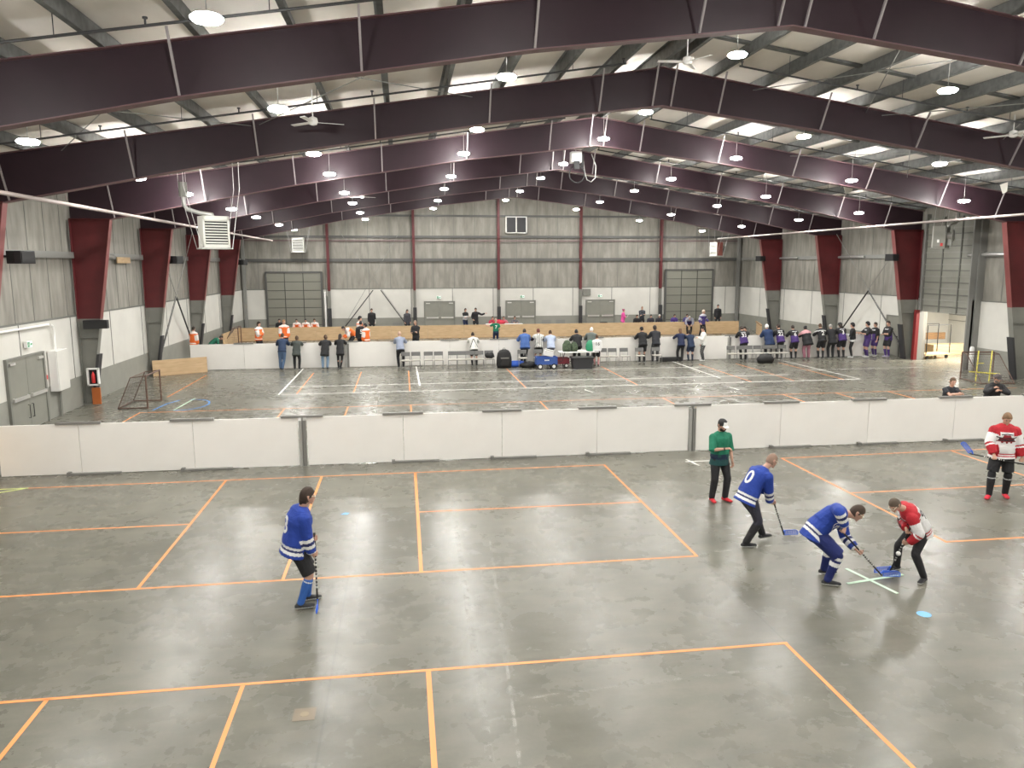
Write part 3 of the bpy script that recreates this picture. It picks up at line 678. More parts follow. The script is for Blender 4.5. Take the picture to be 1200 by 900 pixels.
tape((-9.3, 17.35), (-8.4, 17.9), 'ytape', label='yellow green tape piece slanting at the left edge of the picture', z=.004)
tape((7.0, 10.98), (7.22, 9.98), 'gtape', .055, 'pale green tape stroke slanting down, between the two bending players', z=.004)
tape((6.68, 10.42), (7.75, 10.62), 'gtape', .055, 'pale green tape stroke lying flat under the two stick blades', z=.006)
tape((6.9, 17.92), (7.55, 17.92), 'wtape', label='short white tape mark left of the referee')
tape((7.0, 18.15), (7.1, 17.5), 'wtape', label='slanting white tape mark left of the referee')
# middle strip
for k, x in enumerate((-8.85, -4.12, -1.97, .2, 4.82, 9.43, 14.15, 16.3, 18.45)): tape((x, 20.2), (x, 27.0), label='short orange tape line just behind the near boards, %s from the left' % ORD[k])
tape((-8.85, 26.98), (24, 27.0), w_=.04, label='thin orange tape line parallel to the near boards on the middle floor')
for k, x in enumerate((-8.85, -4.12, -1.97, .2, 4.82, 9.45, 14.4, 16.3, 18.55)): tape((x, 30.1), (x, 36.0), label='orange tape line leading to the far boards, %s from the left' % ORD[k])
tape((-4.7, 30.0), (19.3, 30.15), 'wtape', .075, label='long white tape line nearest on the middle floor')
tape((-4.6, 31.9), (17, 31.9), 'wtape', .075, label='second long white tape line on the middle floor')
tape((.6, 35.2), (14.3, 35.0), 'wtape', .075, label='white tape line just in front of the row of chairs')
tape((17.7, 33.2), (24.5, 33.2), 'wtape', .04, label='white tape line on the floor towards the roll-up door')
tape((-4.78, 29.95), (-4.78, 37.6), 'wtape', .075, 'white tape line running away from the camera, leftmost')
tape((.62, 31.4), (.58, 37.5), 'wtape', .07, 'white tape line running away beside the left chairs')
tape((13.55, 31.4), (13.5, 37.5), 'wtape', .07, label='white tape line running away right of the centre')
tape((19.3, 30.1), (19.1, 37.5), 'wtape', .07, 'white tape line running away, rightmost')
tape((-7.85, 27.3), (-7.75, 29.7), 'gtape', .06, 'pale tape stroke beside the blue curved tape')
tape((7.04, 29.3), (7.19, 28.6), 'wtape', .06, 'tiny white tape mark alone on the middle floor')
tape((12.9, 29.0), (13.0, 28.3), 'wtape', .06, 'small pale tape mark alone on the right of the middle floor')
b = MB()
def ribbon(b, pts, w_, z=.003):
    for a, c in zip(pts, pts[1:]):
        a_, c_ = Vector((*a, z)), Vector((*c, z)); d = (c_-a_).normalized(); n = Vector((-d.y, d.x, 0))*w_/2
        b.add([a_-n-d*w_*.3, c_-n+d*w_*.3, c_+n+d*w_*.3, a_+n-d*w_*.3], [(0, 1, 2, 3)])
ribbon(b, [(-7.7 + .75*math.cos(a), 28.3 + 1.1*math.sin(a)) for a in [R(-100)+i*R(200)/12 for i in range(13)]], .07)
tag(b.build('floor_tape', 'btape'), 'blue curved tape arc on the middle floor near the left goal', 'floor tape')
b = MB(); ribbon(b, [(-8.55, 27.4), (-8.45, 28.6), (-8.2, 29.3)], .07)
tag(b.build('floor_tape', 'btape'), 'blue tape stroke left of the blue arc', 'floor tape')
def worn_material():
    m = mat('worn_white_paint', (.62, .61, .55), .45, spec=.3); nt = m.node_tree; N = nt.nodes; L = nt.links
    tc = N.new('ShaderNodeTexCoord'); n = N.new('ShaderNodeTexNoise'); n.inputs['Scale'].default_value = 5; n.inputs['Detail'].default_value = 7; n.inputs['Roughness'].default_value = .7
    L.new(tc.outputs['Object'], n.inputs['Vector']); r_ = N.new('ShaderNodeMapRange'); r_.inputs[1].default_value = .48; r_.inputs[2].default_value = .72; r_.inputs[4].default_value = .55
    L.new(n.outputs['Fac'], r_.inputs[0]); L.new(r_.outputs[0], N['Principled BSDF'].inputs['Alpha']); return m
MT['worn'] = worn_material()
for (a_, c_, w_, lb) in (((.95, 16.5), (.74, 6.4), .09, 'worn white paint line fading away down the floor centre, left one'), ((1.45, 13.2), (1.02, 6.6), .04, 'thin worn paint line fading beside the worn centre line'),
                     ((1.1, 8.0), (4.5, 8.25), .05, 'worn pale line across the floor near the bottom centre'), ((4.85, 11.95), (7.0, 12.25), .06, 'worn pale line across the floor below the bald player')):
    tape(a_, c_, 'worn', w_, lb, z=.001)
b = MB(); b.lathe([(.095, .0005), (.095, .003)], (7.15, 9.29, 0), 0, 20); tag(b.build('floor_disc', colmat('sky_blue_disc', (.20, .50, .88), .5)), 'small sky blue disc on the floor below the bending players', 'floor marker')
b = MB(); b.prism([(-.08, -.05), (.05, -.07), (.09, .02), (.0, .06)], (-1.24, 15.05, .0005), (1, 0, 0), (0, 1, 0), (0, 0, .003)); tag(b.build('floor_disc', colmat('sky_blue_disc', (.20, .50, .88))), 'small pale blue scrap on the floor right of the blue player', 'floor marker')
t = thing('floor_drain', 'rusty square drain cover in the floor at the bottom', 'drain', (-1.18, 8.05, 0))
MB().bb(-.12, .12, -.12, .12, .0005, .004).build('cover', colmat('rusty_plate', (.22, .18, .13), .7), t); MB().cyl((0, 0, .003), (0, 0, .006), .05, 0, 12).build('plug', colmat('brass', (.3, .24, .15), .5), t)
t = thing('floor_plug', 'small round brown floor plug at the right of the floor', 'drain', (8.15, 8.4, 0)); MB().cyl((0, 0, .0005), (0, 0, .004), .06, 0, 14).build('cover', colmat('rusty_plate', (.22, .18, .13)), t)

# ================================================================== GOALS
def net_plane(b, P00, P10, P11, P01, n, m, r=.006):
    P00, P10, P11, P01 = map(Vector, (P00, P10, P11, P01))
    for i in range(n+1):
        u = i/n; b.cyl(P00.lerp(P10, u), P01.lerp(P11, u), r, 0, 3)
    for j in range(m+1):
        v = j/m; b.cyl(P00.lerp(P01, v), P10.lerp(P11, v), r, 0, 3)
def goal(label, loc, rz, w_=1.6, h=1.2, d=.95, m='goalred', target=False, dt=.35):
    t = thing('hockey_goal', label, 'goal', loc, rz)
    MB().cyl((-w_/2, 0, 0), (-w_/2, 0, h), .03).build('post', m, t); MB().cyl((w_/2, 0, 0), (w_/2, 0, h), .03).build('post', m, t)
    MB().cyl((-w_/2, 0, h), (w_/2, 0, h), .03).build('crossbar', m, t)
    b = MB(); 
    for s in (-1, 1): b.tube([(s*w_/2, 0, .03), (s*w_/2, d, .03)], .022); b.tube([(s*w_/2, 0, h), (s*w_/2, dt, h-.05), (s*w_/2, d, .03)], .018)
    b.cyl((-w_/2, d, .03), (w_/2, d, .03), .022); b.cyl((-w_/2, dt, h-.05), (w_/2, dt, h-.05), .018); b.build('rear_frame', m, t)
    b = MB(); net_plane(b, (-w_/2, d, .03), (w_/2, d, .03), (w_/2, dt, h-.05), (-w_/2, dt, h-.05), 14, 10, .004)
    for s in (-1, 1): net_plane(b, (s*w_/2, 0, .03), (s*w_/2, d, .03), (s*w_/2, dt, h-.05), (s*w_/2, 0, h), 8, 10, .004)
    tag(b.build('net', 'net', t), kind='stuff')
    if target:
        b = MB()
        for x in (-.22, .34): b.cyl((x+.05, .62, 0), (x-.05, .50, h+.12), .026, 0, 8)
        b.cyl((-w_/2+.1, .66, .30), (w_/2, .60, .40), .026, 0, 8); b.cyl((.1, .6, .75), (.4, .6, .75), .02, 0, 8)
        b.build('yellow_bars', 'yellow', t)
    return t
goal('rusty framed hockey goal with torn net standing by the left wall', (-8.82, 28.5, 0), R(90), 1.55, 1.14, .97, dt=.5)
goal('hockey goal with yellow target bars standing by the right wall', (24.15, 29.4, 0), R(172), 1.35, 1.15, 1.5, target=True)
goal('far hockey goal at the left end of the back rink', (-10.0, 49.3, 0), R(95), 1.5, 1.15, .9)
# bollard, carts
b = MB(); b.lathe([(.1, 0), (.1, 1.0), (.085, 1.08), (.04, 1.12)], (25.75, 31.75, 0)); tag(b.build('bollard', 'white', smooth=True), 'white round bollard beside the roll-up door opening', 'bollard')
def cart(label, loc, rz):
    t = thing('panel_cart', label, 'cart', loc, rz, 'flatbed carts in the storage room')
    MB().bb(-.9, .9, -.4, .4, .2, .27).build('deck', 'ply', t)
    b = MB()
    for y in (-.36, .36): b.tube([(-.85, y, .25), (-.85, y, 1.75), (.85, y, 1.75), (.85, y, .25)], .025)
    b.build('hoop_frame', 'rubber', t)
    for x in (-.7, .7):
        for y in (-.32, .32):
            MB().cyl((x, y-.025, .1), (x, y+.025, .1), .1, 0, 14).build('wheel', 'rubber', t)
    return t
cart('flatbed cart with tall black hoop frame standing in the door opening', (27.2, 36.4, 0), R(15))
cart('flatbed cart with black hoop frame further left inside the storage room', (27.6, 39.0, 0), R(5))
b = MB(); b.bb(26.9, 29.6, 38.6, 38.7, .75, 1.12); tag(b.build('timber_beam', 'wood'), 'brown timber beam lying across the cart frames', 'beam')
b = MB(); b.bb(28.2, 30.6, 37.6, 38.4, .0, .55); tag(b.build('wooden_crate', 'ply', bevel=.01), 'pale wooden crate behind the carts in the storage room', 'crate')

# ================================================================== CHAIRS AND BELONGINGS
def make_chair():
    t = thing('stacking_chair', '', 'chair', group='chairs in front of the far boards')
    b = MB(); b.box((0, 0, .45), (.43, .42, .035)); b.build('seat', 'chairs', t, bevel=.012)
    b = MB(); b.box((0, .2, .73), (.43, .03, .19), 0, rot=Matrix.Rotation(R(-8), 3, 'X')); b.build('backrest', 'chairg', t, bevel=.012)
    for s in (-1, 1):
        MB().tube([(s*.20, -.22, 0), (s*.20, -.19, .43)], .013, 0, 6).build('leg', 'chrome', t)
        MB().tube([(s*.20, .24, 0), (s*.20, .17, .43), (s*.20, .21, .80)], .013, 0, 6).build('leg', 'chrome', t)
    MB().cyl((-.2, -.19, .43), (.2, -.19, .43), .011, 0, 6).build('cross_tube', 'chrome', t); MB().cyl((-.2, .17, .43), (.2, .17, .43), .011, 0, 6).build('cross_tube', 'chrome', t)
    return t
CH = [(.07, 'beside the grey sweater spectator, leftmost'), (.55, 'second from the left end'), (1.15, 'third from the left end, after a small gap'), (1.63, 'fourth from the left end'),
      (2.3, 'first of the four joined together'), (2.72, 'second of the four joined together'), (3.14, 'third of the four joined together'), (3.56, 'fourth of the four joined together'),
      (4.05, 'carrying a dark garment, left of the black backpack'), (5.65, 'behind the blue bag and clothes'), (6.42, 'behind the blue wagon'),
      (9.65, 'first right of the child in white jersey'), (10.12, 'second right of the child in white jersey'), (10.72, 'third right of the child in white jersey'),
      (11.5, 'behind the spectator in black cap'), (12.35, 'behind the tall spectator in black'),
      (16.25, 'leftmost of the right hand group'), (16.75, 'second of the right hand group'), (17.2, 'third of the right hand group'), (17.65, 'fourth of the right hand group'), (18.1, 'fifth of the right hand group'), (18.55, 'sixth of the right hand group'), (19.0, 'rightmost of the right hand group')]
chair0 = make_chair()
for i, (x, lb) in enumerate(CH):
    c = chair0 if i == 0 else copy_tree(chair0)
    c.location = (x, 36.35 + random.uniform(-.04, .04), 0); c.rotation_euler = (0, 0, random.uniform(-.06, .06)); c['label'] = 'grey backed stacking chair, ' + lb

def blob(name, label, cat, loc, sc, m, n=16, jit=.12, rz=0, seed=1):
    rnd = random.Random(seed); b = MB(); b.ball((0, 0, 0), 1, 0, n)
    vs = []
    for v in b.v:
        k = 1 + rnd.uniform(-jit, jit); vs.append((v[0]*sc[0]*k, v[1]*sc[1]*k, max(v[2]*sc[2]*k, -sc[2]*.75) + sc[2]*.75))
    b.v = vs; o = b.build(name, m, smooth=True); o.location = loc; o.rotation_euler = (0, 0, rz); return tag(o, label, cat)
# backpack on chair
t = thing('backpack', 'big black backpack standing on the floor between the chairs', 'backpack', (4.75, 36.3, 0))
b = MB(); b.lathe([(.30, 0), (.33, .2), (.32, .5), (.28, .72), (.20, .84), (.08, .89)], (0, 0, 0), 0, 18); b.v = [(x*1.12, y*.62, z) for x, y, z in b.v]; b.build('bag_body', 'rubber', t, smooth=True)
MB().box((0, -.2, .3), (.36, .12, .34)).build('front_pocket', 'black', t, bevel=.03); MB().tube([(-.06, 0, .88), (-.04, 0, .95), (.04, 0, .95), (.06, 0, .88)], .012).build('carry_handle', 'rubber', t)
MB().box((0, -.27, .5), (.4, .04, .05)).build('pocket_trim', 'boardedge', t)
blob('duffel_bag', 'blue duffel bag lying on the floor behind the chairs', 'bag', (5.4, 36.6, 0), (.48, .25, .17), 'bagblue', seed=2)
blob('clothes_pile', 'dark pile of clothes and bottles beside the blue bag', 'clothes', (5.9, 36.2, .0), (.34, .22, .17), 'rubber', seed=3, jit=.35)
blob('jacket', 'black jacket draped over the chair left of the backpack', 'jacket', (4.07, 36.42, .47), (.2, .12, .15), 'rubber', seed=5, jit=.3)
blob('duffel_bag', 'black duffel bag under the right hand group of chairs', 'bag', (17.85, 36.0, 0), (.46, .25, .26), 'rubber', seed=4)
b = MB(); b.bb(12.9, 14.0, 37.25, 37.5, 0, .22); tag(b.build('equipment_bag', 'rubber', bevel=.05), 'long low black bag lying at the foot of the far boards', 'bag')
def wagon(label, loc, body, rz=0, sc=1.0):
    t = thing('wagon', label, 'wagon', loc, rz)
    b = MB(); w_, d, h = .98*sc, .5*sc, .36*sc; z0 = .22*sc
    b.bb(-w_/2, w_/2, -d/2, d/2, z0, z0+.03)
    for s in (-1, 1): b.bb(-w_/2, w_/2, s*d/2-.015, s*d/2+.015, z0, z0+h); b.bb(s*w_/2-.015, s*w_/2+.015, -d/2, d/2, z0, z0+h)
    b.build('tub', body, t)
    for x in (-.33, .33):
        for y in (-1, 1):
            q = MB().cyl((x*sc, y*(d/2)-.03, .13*sc), (x*sc, y*(d/2)+.03, .13*sc), .13*sc, 0, 16).build('wheel', 'rubber', t)
            MB().cyl((x*sc, y*(d/2)-.035, .13*sc), (x*sc, y*(d/2)+.035, .13*sc), .08*sc, 0, 12).build('hub', 'white', q)
    MB().tube([(w_/2, 0, z0+.05), (w_/2+.3, 0, .35), (w_/2+.42, 0, .75)], .015).build('pull_handle', 'rubber', t)
    MB().bb(-w_/2-.02, w_/2+.02, -d/2-.02, -d/2+.01, z0+h-.03, z0+h).build('rim', 'rubber' if body == 'wagonred' else 'bagblue', t)
    return t
t = wagon('blue pull-along wagon with white hubbed wheels', (6.68, 35.7, 0), 'wagonblue')
b = MB()
for (xa, xb) in ((-.12, -.06), (-.04, .02), (.04, .10)): b.bb(xa, xb, -.272, -.266, .40, .46)
b.build('lettering', 'pale', t)
wagon('dark red folding wagon behind the blue wagon', (7.42, 36.05, 0), 'wagonred', sc=.82)
t = thing('cool_box', 'white cool box tilted on top of the blue wagon', 'cool box', (6.8, 35.75, .6)); MB().box((0, 0, .12), (.44, .34, .26), 0, rot=Matrix.Rotation(R(14), 3, 'Y')).build('box_body', 'white', t, bevel=.03); MB().box((.07, 0, .27), (.46, .36, .05), 0, rot=Matrix.Rotation(R(14), 3, 'Y')).build('lid', 'wwhite', t, bevel=.015)
t = thing('storage_tote', 'large dark plastic storage tote in front of the table', 'storage box', (8.35, 35.4, 0)); b = MB(); b.prism([(-.44, 0), (.44, 0), (.5, .5), (-.5, .5)], (0, -.28, 0), (1, 0, 0), (0, 0, 1), (0, .56, 0)); b.build('tub', 'pad', t, bevel=.02); MB().bb(-.54, .54, -.32, .32, .5, .57).build('lid', 'black', t, bevel=.02)
t = thing('folding_table', 'white folding table in front of the far boards', 'table', (8.35, 36.25, 0)); MB().bb(-.95, .95, -.38, .38, .70, .74).build('tabletop', 'white', t, bevel=.01)
for x in (-.8, .8):
    for y in (-.3, .3): MB().cyl((x, y, 0), (x, y, .7), .014, 0, 6).build('leg', 'boardedge', t)
def pack(label, loc, m, sc=1):
    t = thing('backpack', label, 'backpack', loc); b = MB(); b.lathe([(.20, 0), (.22, .15), (.21, .34), (.13, .5), (.05, .54)], (0, 0, 0), 0, 16); b.v = [(x*sc, y*.6*sc, z*sc) for x, y, z in b.v]; b.build('bag_body', m, t, smooth=True)
    MB().box((0, -.14*sc, .18*sc), (.26*sc, .07, .2*sc)).build('front_pocket', m, t, bevel=.02)
pack('camouflage backpack standing on the table, left one', (7.8, 36.25, .74), 'camo', 1.0)
pack('dark green backpack standing on the table beside the camouflage one', (8.15, 36.25, .74), 'camo', .85)
blob('shopping_bag', 'bright green and white shopping bag on the table', 'bag', (8.95, 36.2, .74), (.24, .16, .30), 'green', seed=8, jit=.1)
blob('towel', 'crumpled white towel on the table', 'towel', (8.5, 36.1, .74), (.22, .14, .05), 'pale', seed=9, jit=.2)
# far scorer table + bench objects
t = thing('folding_table', 'scorer table with white cloth beyond the plywood boards', 'table', (7.1, 54.0, 0)); MB().bb(-1.3, 1.3, -.38, .38, .72, .76).build('tabletop', 'white', t); MB().bb(-1.3, 1.3, -.40, -.385, .25, .74).build('cloth', 'pale', t)
for x in (-1.2, 1.2):
    for y in (-.3, .3): MB().cyl((x, y, 0), (x, y, .72), .014, 0, 6).build('leg', 'boardedge', t)
blob('clothes_pile', 'red and pink clothes on the scorer table', 'clothes', (6.7, 53.9, .76), (.4, .2, .16), colmat('crimson_cloth', (.55, .03, .06)), seed=11, jit=.3)
for lb, x0, x1 in (('left team', -8.6, -5.5), ('right team', 16.2, 21.0)):
    t = thing('bench', 'long low bench of the %s beyond the plywood boards' % lb, 'bench', ((x0+x1)/2, 54.3, 0)); L_ = x1-x0
    MB().bb(-L_/2, L_/2, -.17, .17, .42, .46).build('seat', 'wood', t)
    for x in (-L_/2+.2, 0, L_/2-.2): MB().bb(x-.03, x+.03, -.15, .15, 0, .42).build('leg', 'girt', t)
t = thing('equipment_bag', 'black equipment bag standing by the right double doors of the back wall', 'bag', (15.0, 56.6, 0)); MB().box((0, 0, .3), (.6, .35, .6)).build('bag_body', 'rubber', t, bevel=.09)
# wall ventilation grilles
for k, (x, z) in enumerate(((-.4, .5), (10.8, .55), (11.9, .55), (9.2, .4))):
    t = MB().bb(x-.35, x+.35, YB-.10, YB-.065, z-.2, z+.2); tag(t.build('wall_grille', 'girt'), 'low grey grille in the back wall, %s from the left' % ('first', 'third', 'fourth', 'second')[k], 'grille', 'grilles low in the back wall')
for (x, z0, z1) in ((-5.55, .0, 3.0),): tag(MB().cyl((x, YB-.3, z0), (x, YB-.3, z1), .07, 0, 10).build('drain_pipe', 'white'), 'white vertical pipe beside the left garage door', 'pipe')
b = MB(); b.bb(13.6, 14.2, YB-.24, YB-.12, 2.55, 3.05); tag(b.build('electrical_cabinet', 'cgrey'), 'small grey electric box beside the fourth post of the back wall', 'cabinet')

# ================================================================== PEOPLE
def evalmesh(o):
    dg = bpy.context.evaluated_depsgraph_get(); dg.update()
    return bpy.data.meshes.new_from_object(o.evaluated_get(dg))
def remesh(mb, voxel, smooth=2):
    """fuses overlapping limbs into one continuous surface"""
    me = mb.mesh('tmp'); bm = bmesh.new(); bm.from_mesh(me); bmesh.ops.recalc_face_normals(bm, faces=bm.faces); bm.to_mesh(me); bm.free()
    o = bpy.data.objects.new('tmp', me); C.objects.link(o)
    m = o.modifiers.new('r', 'REMESH'); m.mode = 'VOXEL'; m.voxel_size = voxel
    if smooth: s = o.modifiers.new('s', 'SMOOTH'); s.factor = .5; s.iterations = smooth
    r = evalmesh(o); bpy.data.objects.remove(o); bpy.data.meshes.remove(me)
    r.materials.clear(); r.polygons.foreach_set('use_smooth', [True]*len(r.polygons)); return r
def chain(b, pts, rad, side, n=12, m=0, flat=0):
    """lofted limb; rad = (ra along side, rb across) per point, rounded ends"""
    pts = [Vector(p) for p in pts]; side = Vector(side); k = len(pts); rings = []
    for i in range(k):
        t = (pts[min(i+1, k-1)] - pts[max(i-1, 0)]); t = t.normalized() if t.length > 1e-6 else Vector((0, 0, 1))
        a = side - t*side.dot(t); a = a.normalized() if a.length > 1e-4 else t.orthogonal().normalized()
        q = t.cross(a); ra, rb = rad[i]; rings.append((pts[i], t, a, q, ra, rb))
    P, t, a, q, ra, rb = rings[0]; h = min(ra, rb)
    if not flat & 1: rings = [(P - t*h*.75, t, a, q, ra*.45, rb*.45), (P - t*h*.42, t, a, q, ra*.82, rb*.82)] + rings
    P, t, a, q, ra, rb = rings[-1]; h = min(ra, rb)
    if not flat & 2: rings += [(P + t*h*.42, t, a, q, ra*.82, rb*.82), (P + t*h*.75, t, a, q, ra*.45, rb*.45)]
    vs = []
    for P, t, a, q, ra, rb in rings:
        for j in range(n):
            an = 2*PI*j/n; vs.append(P + a*math.cos(an)*ra + q*math.sin(an)*rb)
    K = len(rings)
    fs = [(i*n+j, i*n+(j+1) % n, (i+1)*n+(j+1) % n, (i+1)*n+j) for i in range(K-1) for j in range(n)]
    fs += [tuple(range(n-1, -1, -1)), tuple(range((K-1)*n, K*n))]
    b.add(vs, fs, m)
def ik(a, c, l1, l2, pole):
    a, c, pole = Vector(a), Vector(c), Vector(pole); d = c - a; L_ = d.length
    if L_ > (l1+l2)*.995: c = a + d.normalized()*(l1+l2)*.995; d = c-a; L_ = d.length
    t = d.normalized(); x = (l1*l1 - l2*l2 + L_*L_)/(2*L_); y = math.sqrt(max(l1*l1 - x*x, 1e-6))
    p = pole - t*pole.dot(t); p = p.normalized() if p.length > 1e-4 else t.orthogonal().normalized()
    return a + t*x + p*y, c
def interp(pts, ts):
    """catmull-ish sampling along polyline"""
    out = []; n = len(pts)-1
    for t in ts:
        f = max(0, min(t*n, n-1e-6)); i = int(f); u = f-i
        p0, p1, p2, p3 = pts[max(i-1, 0)], pts[i], pts[i+1], pts[min(i+2, n)]
        out.append(.5*((2*p1) + (p2-p0)*u + (2*p0-5*p1+4*p2-p3)*u*u + (3*p1-p0-3*p2+p3)*u*u*u))
    return out
def hand(b, wrist, d, n, thumb_side, curl=.5, sc=1.0, m=0):
    """palm with four unequal fingers and a thumb; d = along hand, n = palm normal, thumb_side = unit vector"""
    d = Vector(d).normalized(); n = Vector(n); n = (n - d*n.dot(d)).normalized(); s = d.cross(n); s = s if s.dot(thumb_side) > 0 else -s
    wrist = Vector(wrist)
    chain(b, [wrist - d*.01, wrist + d*.03*sc, wrist + d*.085*sc], [(.026*sc, .017*sc), (.037*sc, .016*sc), (.041*sc, .014*sc)], s, 10, m)
    for k, (off, ln) in enumerate(((.030, .072), (.010, .080), (-.011, .075), (-.031, .058))):
        base = wrist + d*(.088-.004*abs(k-1))*sc + s*off*sc; P = [base - d*.012*sc]; dr = d.copy(); ang = 0
        for j, fr in enumerate((.45, .30, .25)):
            ang += curl*(1.25 if j == 0 else 1.35); dr = d*math.cos(ang) + n*math.sin(ang)
            P.append(P[-1] + dr*ln*fr*sc*1.15)
        chain(b, P, [(.0092*sc, .0092*sc), (.009*sc, .009*sc), (.008*sc, .008*sc), (.0068*sc, .0068*sc)], s, 6, m)
    P = [wrist + d*.025*sc + s*.022*sc, wrist + d*.052*sc + s*.052*sc + n*.010*sc, wrist + d*(.082-.02*curl)*sc + s*(.058-.025*curl)*sc + n*(.02+.03*curl)*sc, wrist + d*(.102-.035*curl)*sc + s*(.05-.04*curl)*sc + n*(.026+.045*curl)*sc]
    chain(b, P, [(.014*sc, .012*sc), (.011*sc, .011*sc), (.0095*sc, .0095*sc), (.0075*sc, .0075*sc)], n, 6, m)

HT = {}
def person(label, loc, face, H=1.75, hero=False, pel=(0, 0, .94), sh=None, lean=3, shr=None, hd=None, look=None, ftL=((-.10, .0), 8), ftR=((.10, .0), -8), hL=None, hR=None,
           gripL=None, gripR=None, poleL=None, poleR=None, kneeL=None, kneeR=None, liftL=0, liftR=0, heavy=1.0, sit=False, top=None, legs=None, shoe=None, sole=(.75, .75, .72), hair=None, curl=.45, group=None, neckc=None,
           number=None, crest=None, skin=None, cap=None, extra=None, glasses=False, front_number=None, arm_tattoo=False):
    """body standing at the origin, facing local +y, right side +x; all poses in metres for a height of 1.75"""
    s = H/1.75; vox = .0075 if hero else .022
    pel = Vector(pel)
    up0 = Vector((0, 0, 1))
    if sh is None: sh = pel + Vector((0, math.sin(R(lean))*.47, math.cos(R(lean))*.47))
    sh = Vector(sh); tdir = (sh-pel).normalized()
    shr = Vector(shr).normalized() if shr else Vector((1, 0, 0)); shr = (shr - tdir*shr.dot(tdir)).normalized()
    hd = Vector(hd) if hd else sh + tdir*.10 + Vector((0, .02, .13))
    look = Vector(look).normalized() if look else Vector((0, 1, -.12)).normalized()
    hr_ = (look.cross(up0)).normalized(); hu = hr_.cross(look).normalized()
    pr = Vector((1, 0, 0))
    # spine points
    mid = pel.lerp(sh, .5) + Vector((0, -.02, .02)) if tdir.z < .9 else pel.lerp(sh, .5)
    sp = interp([pel, mid, sh], [i/8 for i in range(9)])
    hipL_, hipR_ = pel - pr*.09 - Vector((0, 0, .02)), pel + pr*.09 - Vector((0, 0, .02))
    def ank(ft, lift): return Vector((ft[0][0], ft[0][1], .085+lift))
    aL, aR = ank(ftL, liftL), ank(ftR, liftR)
    fdL = Vector((math.sin(R(-ftL[1]))*1, math.cos(R(ftL[1])), 0)); fdR = Vector((math.sin(R(-ftR[1])), math.cos(R(ftR[1])), 0))
    kL, aL = ik(hipL_, aL, .43, .425, kneeL or (fdL + Vector((-.12, 0, .05)))); kR, aR = ik(hipR_, aR, .43, .425, kneeR or (fdR + Vector((.12, 0, .05))))
    sL, sR = sh - shr*.175 - tdir*.02, sh + shr*.175 - tdir*.02
    hands = []
    for sg, S, hp, grip, pole in ((-1, sL, hL, gripL, poleL), (1, sR, hR, gripR, poleR)):
        pole = Vector(pole) if pole else Vector((sg*.5, -.7, -.4))
        if grip:
            G, ax = Vector(grip[0]), Vector(grip[1]).normalized(); wr = G; nn = None
            for it in range(4):
                E_, wr2 = ik(S, wr, .285, .255, pole); fd = (wr2-E_).normalized(); dh = (fd - ax*fd.dot(ax)).normalized()
                dh = (dh*.8 + fd*.2).normalized(); nn = dh.cross(ax).normalized()
                if len(grip) > 2 and nn.dot(Vector(grip[2])) < 0: nn = -nn
                elif len(grip) <= 2 and nn.dot(Vector((-sg, 0, 0))) < 0: nn = -nn
                wr = G - dh*.072 - nn*.028
            E_, wr = ik(S, wr, .285, .255, pole); th = ax if ax.z < 0 else -ax
            hands.append((S, E_, wr, dh, nn, th, 1.05))
        else:
            hp = Vector(hp) if hp else Vector((sg*.24, .06, .80))
            E_, wr = ik(S, hp, .285, .255, pole); fd = (wr-E_).normalized()
            nn = Vector((-sg, 0, 0)) if fd.z < -.6 else Vector((-sg*.2, 0, -1)); th = Vector((0, 1, 0)) if fd.z < -.6 else Vector((-sg, 0, .3))
            hands.append((S, E_, wr, fd, nn, th, curl))
    # ---- body
    b = MB()
    TW = [.150, .163, .158, .146, .142, .150, .162, .168, .150]; TD = [.105, .115, .115, .108, .104, .108, .114, .110, .085]
    hv = lambda i: heavy if i < 7 else 1 + (heavy-1)*.4
    latr = [pr.lerp(shr, i/8) for i in range(9)]
    n_t = 14
    for a_, c_ in ((0, 5), (4, 9)):
        chain(b, [sp[i] for i in range(a_, c_)], [(TW[i]*hv(i), TD[i]*hv(i)) for i in range(a_, c_)], latr[(a_+c_)//2 if c_ < 9 else 8], n_t)
    nb = sh + tdir*.03
    chain(b, [sL + shr*.02, sh, sR - shr*.02], [(.05, .05), (.075, .07), (.05, .05)], tdir, 10)
    jaw = hd - hu*.075 - look*.02
    chain(b, [nb - tdir*.02, nb.lerp(jaw, .5), jaw], [(.066, .062), (.055, .057), (.054, .056)], hr_, 12)
    # head
    nh = 18; vs = []
    for i in range(1, nh//2+1):
        ph = -PI/2 + PI*i/(nh//2+1)
        for j in range(nh):
            an = 2*PI*j/nh; cx, cy, cz = math.cos(ph)*math.cos(an), math.cos(ph)*math.sin(an), math.sin(ph)
            wx = .077*(1 + .30*min(cz, 0)); wy = .094*(1 + .10*min(cz, 0)); 
            y = cy*wy + (.014 if cy > 0 and cz < -.2 else 0)*cy
            vs.append(hd + hr_*cx*wx + look*y + hu*cz*.118)
    K = nh//2
    fs = [(i*nh+j, i*nh+(j+1) % nh, (i+1)*nh+(j+1) % nh, (i+1)*nh+j) for i in range(K-1) for j in range(nh)] + [tuple(range(nh-1, -1, -1)), tuple(range((K-1)*nh, K*nh))]
    b.add(vs, fs)
    chain(b, [hd + look*.088 + hu*.012, hd + look*.102 - hu*.014, hd + look*.108 - hu*.028], [(.009, .009), (.012, .012), (.015, .012)], hr_, 8)
    chain(b, [hd + look*.080 + hu*.030 - hr_*.04, hd + look*.088 + hu*.033, hd + look*.080 + hu*.030 + hr_*.04], [(.010, .010)]*3, hu, 8)
    chain(b, [hd + look*.088 - hu*.062 - hr_*.018, hd + look*.093 - hu*.062, hd + look*.088 - hu*.062 + hr_*.018], [(.010, .010)]*3, hu, 8)
